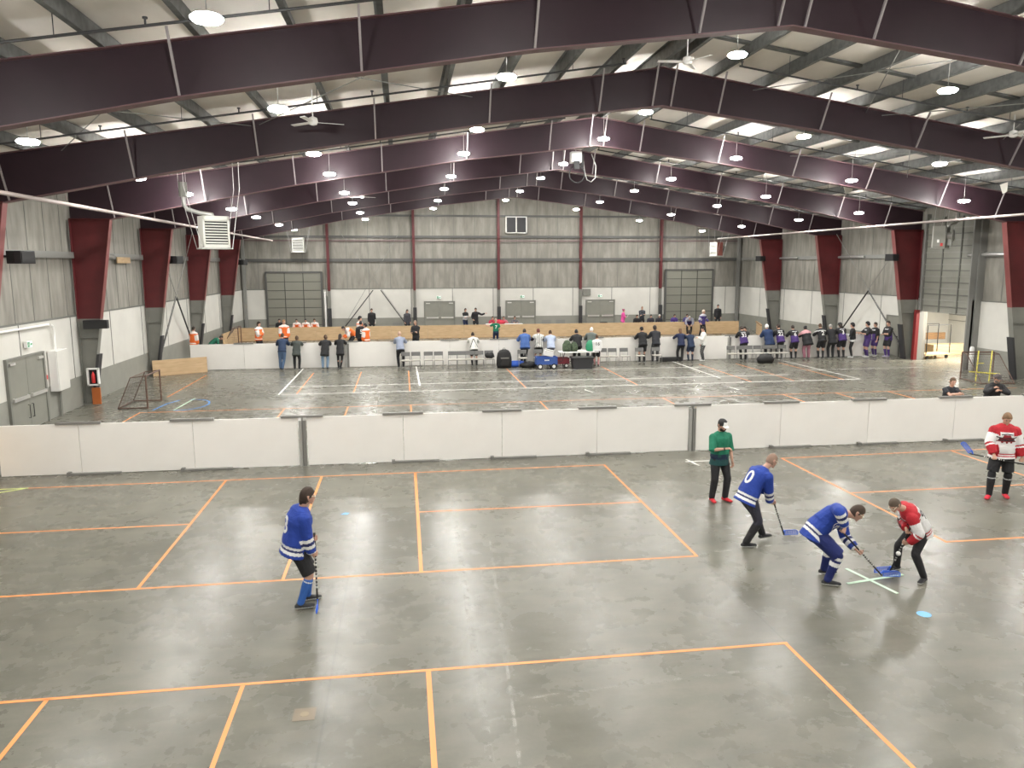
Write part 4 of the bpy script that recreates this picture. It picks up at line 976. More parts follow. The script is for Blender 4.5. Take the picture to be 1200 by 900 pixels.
    chain(b, [hd + look*.075 - hu*.098, hd + look*.082 - hu*.092], [(.022, .018)]*2, hr_, 8)
    for sg in (-1, 1): chain(b, [hd + hr_*sg*.078 - hu*.022 - look*.005, hd + hr_*sg*.084 + hu*.022 - look*.012], [(.018, .010), (.020, .011)], look, 8)
    # limbs
    for h_, k_, a_ in ((hipL_, kL, aL), (hipR_, kR, aR)):
        q = (k_-h_).cross(a_-k_); sd = Vector((1, 0, 0))
        chain(b, [h_, h_.lerp(k_, .35), h_.lerp(k_, .8), k_], [(.083*min(heavy, 1.2), .09*min(heavy, 1.2)), (.080*min(heavy, 1.2), .085), (.058, .062), (.053, .058)], sd, 12)
        bk = (k_-a_).normalized(); cal = (k_.lerp(a_, .3) - Vector((0, .012, 0)))
        chain(b, [k_, cal, k_.lerp(a_, .7), a_], [(.052, .057), (.052, .058), (.040, .042), (.034, .038)], sd, 12)
    for a_, fd in ((aL, fdL), (aR, fdR)):
        g = Vector((a_.x, a_.y, a_.z-.085))
        chain(b, [g - fd*.03 + up0*.045, g + fd*.05 + up0*.045, g + fd*.12 + up0*.034, g + fd*.17 + up0*.03], [(.03, .032), (.036, .034), (.040, .026), (.032, .020)], Vector((fd.y, -fd.x, 0)), 10)
    for S, E_, W_, dh, nn, th, cl in hands:
        chain(b, [S, S.lerp(E_, .5), E_], [(.052, .055), (.044, .048), (.038, .040)], tdir, 10)
        chain(b, [E_, E_.lerp(W_, .3), W_], [(.037, .039), (.039, .040), (.026, .022)], nn.cross(dh), 10)
    body = remesh(b, vox, 3 if hero else 1)
    if hero:
        hb = MB()
        for S, E_, W_, dh, nn, th, cl in hands: hand(hb, W_, dh, nn, th, cl, 1.05)
        hm = remesh(hb, .0042, 1)
    else:
        hb = MB()
        for S, E_, W_, dh, nn, th, cl in hands: hand(hb, W_, dh, nn, th, cl, 1.08)
        hm = hb.mesh('h')
    fb = MB()
    for sg in (-1, 1): fb.ball(hd + look*.0815 + hr_*sg*.030 + hu*.010, .0125, 1, 8)
    fb.ball(hd + look*.094 - hu*.062, .013, 2, 8, sc=(1.0, 1.0, .55))
    fm = fb.mesh('f'); fm.polygons.foreach_set('material_index', fb.m)
    bm = bmesh.new(); bm.from_mesh(body); bm.from_mesh(hm); k0 = len(bm.faces); bm.from_mesh(fm); bm.to_mesh(body); bm.free()
    skm = MT['skin'] if skin is None else colmat('skin_%d' % int(skin[0]*100), skin, .55)
    for m_ in (skm, MT['eye'], MT['lips']): body.materials.append(m_)
    sm = [True]*len(body.polygons); body.polygons.foreach_set('use_smooth', sm)
    root = bpy.data.objects.new('person', body); C.objects.link(root); tag(root, label, 'person', group)
    root.location = (loc[0], loc[1], loc[2] if len(loc) > 2 else 0); root.rotation_euler = (0, 0, R(face)-PI/2); root.scale = (s, s, s)
    # ---- clothing
    def garment(name, gb, cols, fn=None, v=None, parent=root, sm=2):
        me = remesh(gb, v or (.0105 if hero else .026), sm)
        for c_ in cols: me.materials.append(colmat('cloth_%02d_%02d_%02d' % tuple(int(x*99) for x in c_), c_, .8))
        if fn:
            me.polygons.foreach_set('material_index', [fn(p.center) for p in me.polygons])
        o = bpy.data.objects.new(name, me); C.objects.link(o); o.parent = parent; return o
    def tparam(P):
        best = 1e9; t = 0
        ext = [sp[0] - (sp[1]-sp[0])*3.2] + sp
        for i in range(len(ext)-1):
            a, c = ext[i], ext[i+1]; u = max(0, min(1, (P-a).dot(c-a)/(c-a).length_squared)); q = (a.lerp(c, u)-P).length
            if q < best: best = q; t = (-3.2 + 3.2*u if i == 0 else (i-1)+u)/8
        return t, best
    def aparam(P):
        best = 1e9; t = 0
        for S, E_, W_, dh, nn, th, cl in hands:
            for i, (a, c) in enumerate(((S, E_), (E_, W_))):
                u = max(0, min(1, (P-a).dot(c-a)/(c-a).length_squared)); q = (a.lerp(c, u)-P).length
                if q < best: best = q; t = (i+u)/2
        return t, best
    if top:
        inf = top.get('inf', .02); hem = top.get('hem', .10); b = MB()
        hp = sp[0] - (sp[1]-sp[0]).normalized()*hem - Vector((0, 0, .0))
        if tdir.z < .8: hp = sp[0] - (sp[1]-sp[0]).normalized()*hem*.5 - Vector((0, 0, hem*.5))
        chain(b, [hp] + [sp[i] for i in range(0, 5)], [(TW[1]*heavy+inf*1.05+.015, TD[1]*heavy+inf*1.05+.01)] + [(TW[i]*hv(i)+inf, TD[i]*hv(i)+inf) for i in range(0, 5)], latr[2], 18, flat=1)
        chain(b, [sp[i] for i in range(3, 9)], [(TW[i]*hv(i)+inf, TD[i]*hv(i)+inf) for i in range(3, 9)], latr[7], 16)
        chain(b, [sL + shr*.02, sh + tdir*.005, sR - shr*.02], [(.055+inf*.6, .055+inf*.6), (.08, .078), (.055+inf*.6, .055+inf*.6)], tdir, 12)
        if top.get('hood'): chain(b, [sh - fwd_back(shr, tdir)*.07 + tdir*.02 - shr*.05, sh - fwd_back(shr, tdir)*.09 + tdir*.05, sh - fwd_back(shr, tdir)*.07 + tdir*.02 + shr*.05], [(.05, .045)]*3, tdir, 10)
        sl = top.get('sleeve', 'long')
        for S, E_, W_, dh, nn, th, cl in hands:
            r = inf*.8
            if sl == 'long':
                chain(b, [S, S.lerp(E_, .5), E_], [(.058+r, .06+r), (.052+r, .054+r), (.046+r, .048+r)], tdir, 12)
                chain(b, [E_, E_.lerp(W_, .5), E_.lerp(W_, .93)], [(.045+r, .047+r), (.042+r, .042+r), (.036+r*.8, .036+r*.8)], tdir, 12, flat=2)
            elif sl == 'elbow': chain(b, [S, S.lerp(E_, .5), E_, E_.lerp(W_, .15)], [(.058+r, .06+r), (.052+r, .054+r), (.05+r, .05+r), (.05+r, .05+r)], tdir, 12, flat=2)
            elif sl == 'short': chain(b, [S, S.lerp(E_, .4), S.lerp(E_, .72)], [(.058+r, .06+r), (.054+r, .056+r), (.055+r, .055+r)], tdir, 12, flat=2)
        jersey = garment(top.get('name', 'shirt'), b, top['cols'], (lambda P: top['fn'](P, tparam(P), aparam(P), (P-sh).dot(shr))) if top.get('fn') else None)
        if number or crest:
            bv = BVHTree.FromPolygons([v.co[:] for v in jersey.data.vertices], [p.vertices[:] for p in jersey.data.polygons])
            fwv = fwd_back(shr, tdir)
            def project(pts2, faces, name, m, cen, nrm, ux, uy, mi=None, lf=None):
                vs = []
                for qi, (u, v_) in enumerate(pts2):
                    o_ = cen + ux*u + uy*v_ + nrm*.35; hit = bv.ray_cast(o_, -nrm)
                    vs.append((hit[0] if hit[0] is not None else cen + ux*u + uy*v_) + nrm*(lf[qi] if lf else .004))
                me = bpy.data.meshes.new(name); me.from_pydata([tuple(v) for v in vs], [], faces); 
                for x in m: me.materials.append(x)
                if mi: me.polygons.foreach_set('material_index', mi)
                o_ = bpy.data.objects.new(name, me); C.objects.link(o_); o_.parent = jersey; return o_
            def textmesh(txt, size):
                cu = bpy.data.curves.new('t', 'FONT'); cu.body = txt; cu.size = size; cu.align_x = 'CENTER'; cu.align_y = 'CENTER'; cu.offset = size*.018; cu.resolution_u = 3
                to = bpy.data.objects.new('t', cu); C.objects.link(to); me = evalmesh(to); bpy.data.objects.remove(to)
                bm = bmesh.new(); bm.from_mesh(me); bmesh.ops.triangulate(bm, faces=bm.faces)
                for _ in range(3):
                    ed = [e for e in bm.edges if e.calc_length() > .035]
                    if ed: bmesh.ops.subdivide_edges(bm, edges=ed, cuts=1); bmesh.ops.triangulate(bm, faces=bm.faces)
                bmesh.ops.remove_doubles(bm, verts=bm.verts, dist=.0005); bm.verts.index_update()
                pts = [(v.co.x, v.co.y) for v in bm.verts]; fs = [tuple(v.index for v in f.verts) for f in bm.faces]; bm.free(); return pts, fs
            if number:
                txt, size, colr = number[:3]; pts, fs = textmesh(txt, size); dz = number[3] if len(number) > 3 else -.15
                project(pts, fs, 'back_number', [colmat('print_%d_%d' % (int(colr[0]*99), int(colr[2]*99)), colr, .6)], sh + tdir*dz, -fwv, shr, tdir)
            if crest:
                shapes, dz, cm = crest; pts, fs, mi, lift, len_i = [], [], [], [], 0
                for poly, mi_ in shapes:
                    for tri in poly:
                        A_, B_, C_, D_ = [Vector(v) for v in tri]
                        nu = max(1, int((B_-A_).length/.022)); nv = max(1, int((D_-A_).length/.022))
                        for iu in range(nu):
                            for iv in range(nv):
                                k = len(pts)
                                for (uu, vv) in ((iu, iv), (iu+1, iv), (iu+1, iv+1), (iu, iv+1)):
                                    Q = A_.lerp(B_, uu/nu).lerp(D_.lerp(C_, uu/nu), vv/nv); pts.append((Q.x, Q.y))
                                fs.append((k, k+1, k+2, k+3)); mi.append(mi_); lift += [.004 + .0012*len_i]*4
                    len_i += 1
                project(pts, fs, 'chest_crest', [colmat('crest_%d_%d_%d' % tuple(int(x*99) for x in c_), c_, .6) for c_ in cm], sh + tdir*dz, fwv, -shr, tdir, mi, lift)
    if legs:
        b = MB(); kind = legs.get('kind', 'pants'); inf = legs.get('inf', .014)
        chain(b, [pel + (sp[1]-sp[0])*1.2, pel, pel - Vector((0, 0, .07))], [(TW[2]*heavy+inf*.5, TD[2]*heavy+inf*.5), (TW[1]*heavy+inf, TD[1]*heavy+inf), (TW[0]*heavy+inf*.6, TD[0]*heavy+inf*.4)], pr, 16)
        for h_, k_, a_ in ((hipL_, kL, aL), (hipR_, kR, aR)):
            if kind == 'pants':
                chain(b, [h_, h_.lerp(k_, .35), h_.lerp(k_, .8), k_], [(.083*min(heavy, 1.2)+inf, .092*min(heavy, 1.2)+inf), (.082+inf, .088+inf), (.062+inf, .066+inf), (.058+inf, .062+inf)], pr, 14)
                chain(b, [k_, k_.lerp(a_, .3), k_.lerp(a_, .7), k_.lerp(a_, .96)], [(.057+inf, .061+inf), (.056+inf, .061+inf), (.048+inf, .050+inf), (.045+inf, .047+inf)], pr, 14)
            else:
                e_ = k_ - (k_-h_)*legs.get('short', .08); chain(b, [h_, h_.lerp(e_, .5), e_], [(.086*min(heavy, 1.2)+inf, .095*min(heavy, 1.2)+inf), (.083+inf, .089+inf), (.070+inf*1.2, .076+inf*1.2)], pr, 14, flat=2)
        garment('trousers' if kind == 'pants' else 'shorts', b, legs['cols'], (lambda P: legs['fn'](P, kL if (P-kL).length < (P-kR).length else kR)) if legs.get('fn') else None)
        if legs.get('sock'):
            for h_, k_, a_ in ((hipL_, kL, aL), (hipR_, kR, aR)):
                b = MB(); t0 = legs.get('sock_top', .12); i2 = legs.get('sock_inf', .012)
                chain(b, [k_.lerp(a_, t0), k_.lerp(a_, .35), k_.lerp(a_, .7), a_], [(.052+i2, .058+i2), (.052+i2, .059+i2), (.041+i2, .043+i2), (.036+i2, .04+i2)], pr, 12)
                garment('sock', b, legs['sock'], (lambda P, k_=k_, a_=a_: legs['sock_fn']((P-k_).dot(a_-k_)/(a_-k_).length_squared)) if legs.get('sock_fn') else None, v=.010 if hero else .024)
    if shoe:
        for a_, fd in ((aL, fdL), (aR, fdR)):
            g = Vector((a_.x, a_.y, a_.z-.085)); b = MB(); sd = Vector((fd.y, -fd.x, 0))
            chain(b, [g - fd*.055 + up0*.045, g + fd*.02 + up0*.050, g + fd*.10 + up0*.040, g + fd*.175 + up0*.034], [(.036, .040), (.042, .046), (.048, .036), (.040, .028)], sd, 12)
            chain(b, [g - fd*.01 + up0*.06, g - fd*.005 + up0*.10], [(.040, .046), (.040, .044)], sd, 10)
            b.v = [(x, y, max(z, g.z+.004)) for x, y, z in b.v]
            garment('shoe', b, [shoe, sole], lambda P, g=g: 1 if P.z < g.z+.033 else 0, v=.008 if hero else .02, sm=1)
    # hair / headgear
    if hair:
        st, hc = hair; b = MB(); n = 20
        def dirv(cz, an):
            ph = math.asin(cz); return math.cos(ph)*math.cos(an), math.cos(ph)*math.sin(an), cz
        zs = [-.75, -.6, -.45, -.3, -.15, 0, .15, .3, .45, .6, .75, .88, .96, 1.0]
        vol = {'short': 1.10, 'buzz': 1.055, 'medium': 1.17, 'long': 1.14, 'bun': 1.12, 'curly': 1.28, 'beanie': 1.18}[st]
        vs = []; keep = []
        rows = []
        for cz in zs:
            row = []
            for j in range(n):
                an = 2*PI*j/n; cx, cy, z_ = dirv(cz, an)
                front = max(cy, 0); lim = -.62 + (1.12 if st != 'beanie' else 1.05)*front**.6 + (.45 if st in ('short', 'buzz', 'medium') else .25)*(1-abs(cy))*(1 if cy < .3 else 0)
                if cy < -.1: lim = -.55 if st not in ('long', 'medium') else -.75
                inside = cz < lim; r = vol if not inside else .90
                wx, wy = .077, .094
                zz = max(cz, lim) if inside else cz
                row.append(hd + hr_*cx*wx*r + look*cy*wy*r + hu*z_*.118*(vol if not inside else .93) + (hu*.004))
            rows.append(row); vs += row
        K = len(zs)
        fs = [(i*n+j, i*n+(j+1) % n, (i+1)*n+(j+1) % n, (i+1)*n+j) for i in range(K-1) for j in range(n)] + [tuple(range(n-1, -1, -1)), tuple(range((K-1)*n, K*n))]
        b.add(vs, fs)
        if st == 'long': chain(b, [hd - look*.07, hd - look*.095 - hu*.10, hd - look*.10 - hu*.24], [(.07, .045), (.07, .04), (.045, .025)], hr_, 10)
        if st == 'medium': chain(b, [hd - look*.06 + hu*.0, hd - look*.072 - hu*.06, hd - look*.078 - hu*.10], [(.066, .045), (.058, .036), (.035, .022)], hr_, 10)
        if st == 'bun': b.ball(hd - look*.10 + hu*.08, .045, 0, 10)
        m_ = colmat('hair_%02d_%02d_%02d' % tuple(int(x*99) for x in hc), hc, .75)
        if hero:
            me = remesh(b, .007, 1)
        else:
            me = b.mesh('hair'); bm = bmesh.new(); bm.from_mesh(me); bmesh.ops.recalc_face_normals(bm, faces=bm.faces); bm.to_mesh(me); bm.free(); me.polygons.foreach_set('use_smooth', [True]*len(me.polygons))
        me.materials.append(m_); o = bpy.data.objects.new('knit_cap' if st == 'beanie' else 'hair', me); C.objects.link(o); o.parent = root
    if cap:
        cc, bc = cap; b = MB(); n = 20; prof = [(1.12, .18), (1.13, .35), (1.08, .62), (.9, .9), (.5, 1.1), (.05, 1.16)]
        vs = [hd + hr_*math.cos(2*PI*j/n)*.079*r + look*math.sin(2*PI*j/n)*.096*r + hu*z*.118 for r, z in prof for j in range(n)]
        fs = [(i*n+j, i*n+(j+1) % n, (i+1)*n+(j+1) % n, (i+1)*n+j) for i in range(len(prof)-1) for j in range(n)] + [tuple(range(n-1, -1, -1)), tuple(range((len(prof)-1)*n, len(prof)*n))]
        b.add(vs, fs, 0)
        b.m = [1 if (f < 3*n and 2 < f % n < 8) else 0 for f in range(len(fs))]; co = b.build('cap', [colmat('cap_%d_%d' % (int(cc[0]*99), int(cc[2]*99)), cc), colmat('cap_%d_%d' % (int(bc[0]*99), int(bc[2]*99)), bc)], root, smooth=True)
        br = MB(); vs = []
        for k, (fwd, wd, dz) in enumerate(((.085, .070, .022), (.125, .068, .020), (.158, .045, .012))):
            vs += [hd + look*fwd - hr_*wd + hu*dz, hd + look*(fwd+.012) + hu*(dz+.010), hd + look*fwd + hr_*wd + hu*dz]
        vs2 = [v + hu*.007 for v in vs]; fs = []
        for i in range(2):
            for j in range(2): q = i*3+j; fs += [(q, q+1, q+4, q+3), (q+9, q+12, q+13, q+10)]
        loopi = [0, 1, 2, 5, 8, 7, 6, 3]; fs += [(loopi[i], loopi[(i+1) % 8], loopi[(i+1) % 8]+9, loopi[i]+9) for i in range(8)]
        br.add(vs+vs2, fs); br.build('cap_brim', colmat('cap_%d_%d' % (int(bc[0]*99), int(bc[2]*99)), bc), co)
    if glasses:
        b = MB()
        for sg in (-1, 1):
            P = [hd + look*.103 + hr_*sg*(.030+.022*math.cos(a)) + hu*(.010+.016*math.sin(a)) for a in [i*PI/5 for i in range(11)]]
            b.tube(P, .0022, 0, 5)
            b.cyl(hd + look*.098 + hr_*sg*.052 + hu*.013, hd - look*.01 + hr_*sg*.084 + hu*.022, .006, 0, 5)
        b.cyl(hd + look*.105 - hr_*.01 + hu*.014, hd + look*.105 + hr_*.01 + hu*.014, .003, 0, 5)
        b.build('goggles', colmat('goggle_strap', glasses if isinstance(glasses, tuple) else (.75, .65, .5)), root)
    HT['last'] = dict(root=root, hd=hd, look=look, hu=hu, hr=hr_, hands=hands, sh=sh, tdir=tdir, shr=shr, kL=kL, kR=kR, aL=aL, aR=aR, E=[h[1] for h in hands], pel=pel)
    return root
def fwd_back(shr, tdir):
    return tdir.cross(shr).normalized()

# floorball stick: built along +z from blade heel at origin up the shaft
def stick(label, blade_at, grip_top, blade_dir, shaft_len=1.0, lettering=True, upv=(0, 0, 1)):
    t = thing('hockey_stick', label, 'hockey stick', blade_at, 0, 'floor hockey sticks')
    a = Vector((0, 0, 0)); g = Vector(grip_top) - Vector(blade_at); u = g.normalized(); L_ = shaft_len
    e = u*L_
    sh_b = MB().cyl(u*.03, e, .0125, 0, 10)
    MB().cyl(e - u*.27, e + u*.005, .0155, 0, 10).build('grip', 'black', t)
    if lettering:
        for k in range(9):
            p = u*(L_*.25 + k*.055); sh_b.cyl(p, p + u*(.03 if k % 3 == 0 else .014), .0130, 1, 10)
    sh_b.build('shaft', ['rubber', 'white'], t)
    # perforated curved blade
    bd = Vector(blade_dir).normalized(); upv = Vector(upv).normalized(); n = bd.cross(upv).normalized(); b = MB()
    def P(s_, h): return bd*s_ + upv*h + n*(.03*(s_/.26)**2)
    lo = [P(s_, .008 + .0*s_) for s_ in [i*.026 for i in range(11)]]; hi = [P(s_, .085*math.sin(min(1, (.29-s_)/.09)*PI/2)**.7 + .008) for s_ in [i*.026 for i in range(11)]]
    b.tube(lo, .007, 0, 6); b.tube(hi, .007, 0, 6); b.cyl(lo[0], hi[0], .009, 0, 6); b.cyl(lo[-1], hi[-1], .008, 0, 6)
    for k in range(1, 10): b.cyl(lo[k], hi[k], .0045, 0, 5)
    for f in (.35, .68): b.tube([lo[i].lerp(hi[i], f) for i in range(11)], .0045, 0, 5)
    b.cyl(hi[0], u*.10, .014, 0, 8)
    b.build('blade', colmat('blue_blade', (.03, .14, .75), .35), t)
    return t
W3 = (.80, .80, .78); BK = (.015, .015, .017); RB = (.012, .045, .30); NV = (.012, .02, .06)
def conquer(P, tp, ap, lat):
    t, dt = tp; a, da = ap
    if da < .12 and a > .1 and da < dt:
        return 1 if (.50 < a < .60 or .69 < a < .79 or a > .93) else (2 if .60 <= a <= .69 else 0)
    return 1 if (-.24 < t < -.11 or -.03 < t < .085) else (2 if -.11 <= t <= -.03 else 0)

# ------------------------------------------------------------------ players in the near rink
def frame_of(loc, face, H):
    a = R(face)-PI/2; s = H/1.75; Mi = Matrix.Rotation(-a, 3, 'Z')
    def pt(v): return Mi @ Vector(v) / s            # metres relative to the feet centre, hall axes -> body axes
    def vec(v): return Mi @ Vector(v)
    return pt, vec
ring = []
def ring_shape(r0, r1, mi, n=20, cx=0, cy=0, a0=0, a1=2*PI):
    q = []
    for i in range(n):
        a, c = a0+(a1-a0)*i/n, a0+(a1-a0)*(i+1)/n
        q.append([(cx+r0*math.cos(a), cy+r0*math.sin(a)), (cx+r1*math.cos(a), cy+r1*math.sin(a)), (cx+r1*math.cos(c), cy+r1*math.sin(c)), (cx+r0*math.cos(c), cy+r0*math.sin(c))])
    return (q, mi)
def strip(pts, w_, mi):
    q = []
    for (a, b_), (c, d) in zip(pts, pts[1:]):
        l = math.hypot(c-a, d-b_); nx, ny = -(d-b_)/l*w_/2, (c-a)/l*w_/2
        q.append([(a-nx, b_-ny), (c-nx, d-ny), (c+nx, d+ny), (a+nx, b_+ny)])
    return (q, mi)
blue_crest = ([ring_shape(.088, .102, 0), strip([(-.05, -.05), (-.02, .02), (.0, .09)], .018, 0), strip([(0, .09), (.03, .0), (.045, -.055)], .018, 0), strip([(-.06, .0), (0, .02), (.06, -.005)], .014, 0), ring_shape(0, .022, 0, 10, 0, .11), strip([(-.02, -.07), (.0, -.02), (.03, -.07)], .014, 0)], -.17, [W3])
_rc = ([([[(-.13, -.03), (.13, -.03), (.11, .03), (-.11, .03)]], 0), ([[(-.07, .03), (.07, .03), (.05, .075), (-.05, .075)]], 1), ([[(-.15, -.045), (.15, -.045), (.15, -.03), (-.15, -.03)]], 2), strip([(-.16, .035), (-.09, .02)], .018, 0), strip([(.16, .035), (.09, .02)], .018, 0), strip([(-.1, .0), (-.03, .015), (.03, .0), (.1, .015)], .014, 2), ring_shape(0, .018, 2, 8, -.07, -.05), ring_shape(0, .018, 2, 8, 0, -.055), ring_shape(0, .018, 2, 8, .07, -.05), strip([(-.09, .08), (0, .095), (.09, .08)], .014, 0)], -.17, [(.03, .02, .025), (.30, .02, .03), (.25, .015, .02)])
red_crest = ([([[(x*1.12, y*1.15) for x, y in t_] for t_ in q_], m_) for q_, m_ in _rc[0]], _rc[1], _rc[2])

# 1 blue player at the left
L1, F1, H1 = (-1.55, 10.87), 24, 1.80; pt, vec = frame_of(L1, F1, H1)
B1, T1 = Vector((-1.32, 10.78, .02)), Vector((-1.33, 10.84, 1.10)); q = lambda f: pt(T1.lerp(B1, f) - Vector((*L1, 0))); ax = vec(B1-T1)
bs = dict(name='jersey', inf=.045, hem=.13, cols=[RB, W3, (.012, .02, .11)], fn=conquer)
person('lone player at the left in blue and white striped jersey and blue socks', L1, F1, H1, True, pel=pt((-.06, 0, .93)), sh=pt((.035, 0, 1.405)), hd=pt((.14, 0, 1.635)), look=(.02, 1, -.16),
       ftL=((-.12, .12), -8), ftR=((.10, -.05), -16), gripL=(q(.07), ax), gripR=(q(.31), ax), poleL=(-.5, -.5, -.5), poleR=(.6, -.6, -.5), heavy=1.2,
       top=bs, legs=dict(kind='shorts', cols=[BK, W3], inf=.022, short=.05, sock=[(.03, .12, .42), W3], sock_top=.18, sock_fn=lambda t: 1 if .2 < t < .235 else 0), shoe=(.03, .03, .03), hair=('medium', (.035, .02, .012)), glasses=(.8, .75, .6), number=('3', .34, W3, -.19), crest=blue_crest)
stick('black hockey stick with blue blade held upright by the lone blue player', B1, T1, (.15, -1, 0), 1.08)
# 2 referee in green
def greenfn(P, tp, ap, lat):
    t, dt = tp; a, da = ap
    if da < .085 and a > .08 and da < dt: return 0
    if t < -.04: return 3
    if t < .24: return 1 if abs(math.sin(P.x*17)) < .85 or t < .1 else 3
    return 0
L2, F2, H2 = (6.40, 14.72), -80, 1.74; pt, vec = frame_of(L2, F2, H2)
person('referee in green shirt, black trousers, red shoes and black and white cap', L2, F2, H2, True, pel=(0, 0, .94), sh=(0, .01, 1.41), hd=(0.0, .05, 1.635), look=(-.12, .9, -.35),
       ftL=((-.14, .04), 14), ftR=((.14, -.02), -10), hR=pt((.0, -.27, 1.18)), hL=pt((.25, -.10, .80)), poleR=(.8, -.25, -.5), poleL=(-.5, -.6, -.3), heavy=1.08,
       top=dict(inf=.034, hem=.14, sleeve='elbow', cols=[(.01, .17, .095), (.01, .025, .06), W3, (.008, .06, .06)], fn=greenfn), legs=dict(kind='pants', cols=[BK], inf=.018), shoe=(.55, .02, .03), sole=(.45, .04, .05),
       hair=('short', (.02, .012, .01)), cap=((.02, .02, .02), (.75, .75, .73)))
K = HT['last']
b = MB(); hd, look, hu, hr_ = K['hd'], K['look'], K['hu'], K['hr']; chain(b, [hd + look*.055 - hu*.07 - hr_*.055, hd + look*.082 - hu*.085, hd + look*.055 - hu*.07 + hr_*.055], [(.032, .03)]*3, hu, 10)
o = b.build('beard', colmat('beard_dark', (.03, .018, .012), .9), K['root'], smooth=True)
wv = K['hands'][1]; o = MB().cyl(wv[2]-wv[3]*.03, wv[2]-wv[3]*.005, .034, 0, 12).build('wristwatch', 'rubber', K['root'])
# 3 bald blue player number 0
L3, F3, H3 = (6.02, 12.25), 14, 1.79; pt, vec = frame_of(L3, F3, H3)
B3, T3 = Vector((6.72, 12.50, .03)), Vector((6.22, 12.12, .98)); q = lambda f: pt(T3.lerp(B3, f) - Vector((*L3, 0))); ax = vec(B3-T3)
person('bald player in blue jersey number 0 with black leggings, holding a stick forward', L3, F3, H3, True, pel=pt((-.17, -.03, .90)), sh=pt((.085, -.0, 1.30)), hd=pt((.26, -.0, 1.50)), look=(.05, .9, -.42),
       ftL=((-.08, .27), 2), ftR=((.08, -.24), -18), gripL=(q(.04), ax), gripR=(q(.28), ax), poleL=(-.5, -.4, -.6), poleR=(.6, -.5, -.5), heavy=1.03,
       top=bs, legs=dict(kind='pants', cols=[BK, (.03, .03, .045)], inf=.013, fn=lambda P, k_: 1 if P.z > k_.z-.04 else 0), shoe=(.02, .02, .02), glasses=(.3, .3, .3), number=('0', .34, W3, -.19), crest=blue_crest, hair=('buzz', (.28, .18, .13)))
stick('black hockey stick with blue blade held forward by the bald player', B3, T3, (.95, .12, 0), 1.12)
# 4 bending blue player
L4, F4, H4 = (6.42, 10.55), -12, 1.80; pt, vec = frame_of(L4, F4, H4)
B4, T4 = Vector((7.34, 10.52, .03)), Vector((6.36, 10.20, .98)); q = lambda f: pt(T4.lerp(B4, f) - Vector((*L4, 0))); ax = vec(B4-T4)
person('blue jersey player bending low with white striped socks at the face-off', L4, F4, H4, True, pel=pt((-.24, .04, .82)), sh=pt((.14, .0, 1.09)), shr=vec((-.50, -.50, .62)), hd=pt((.385, -.06, 1.115)), look=vec((.70, -.32, -.64)),
       ftL=(tuple(pt((.10, .27, 0)))[:2], 2), ftR=(tuple(pt((-.08, -.14, 0)))[:2], -10), gripR=(q(.05), ax), gripL=(q(.47), ax), poleR=vec((-.4, -.7, .3)), poleL=vec((.2, .3, -.8)), heavy=1.1,
       top=bs, legs=dict(kind='shorts', cols=[(.010, .02, .13)], inf=.028, short=.0, sock=[(.010, .02, .13), W3], sock_top=.0, sock_inf=.018, sock_fn=lambda t: 1 if (.05 < t < .17 or .26 < t < .42) else 0), shoe=(.02, .02, .022), hair=('short', (.05, .032, .02)), glasses=(.75, .5, .35), crest=blue_crest, number=('2', .3, W3, -.19))
stick('black hockey stick with blue blade reaching down from the bending blue player', B4, T4, (.9, -.05, 0), 1.38)
# 5 bending white and red player
def tank(P, tp, ap, lat):
    t, dt = tp; a, da = ap
    if da < .13 and a > .12 and da < dt: return 1 if (.50 < a < .57 or .63 < a) else (0 if a > .17 else 1)
    if t > .90 or (t > .74 and abs(lat) > .115): return 1
    if -.16 < t < -.10 or -.04 < t < .02: return 1
    return 0
RD = (.42, .012, .022); WR = (.78, .77, .76)
L5, F5, H5 = (7.76, 10.50), 186, 1.62; pt, vec = frame_of(L5, F5, H5)
B5, T5 = Vector((7.56, 10.68, .03)), Vector((7.60, 10.34, .86)); q = lambda f: pt(T5.lerp(B5, f) - Vector((*L5, 0))); ax = vec(B5-T5)
person('player in white and red jersey bending over the face-off with black leggings', L5, F5, H5, True, pel=pt((.15, .02, .80)), sh=pt((-.12, -.02, 1.10)), shr=vec((.28, .9, .22)), hd=pt((-.36, -.05, 1.22)), look=vec((-.66, -.22, -.66)),
       ftL=(tuple(pt((.12, -.20, 0)))[:2], 25), ftR=(tuple(pt((.0, .30, 0)))[:2], 5), gripL=(q(.28), ax), gripR=(q(.06), ax), kneeL=(0, .6, .1), kneeR=(.1, .6, .1), poleL=vec((.5, -.6, .1)), poleR=vec((.3, .7, .1)),
       top=dict(name='jersey', inf=.045, hem=.12, cols=[WR, RD], fn=tank), legs=dict(kind='pants', cols=[BK], inf=.010), shoe=(.015, .015, .015), hair=('short', (.09, .065, .045)), glasses=(.75, .65, .5), number=('96', .26, BK, -.17), crest=red_crest)
stick('hockey stick with blue blade held low by the bending white and red player', B5, T5, (-.95, -.1, 0), 1.0)
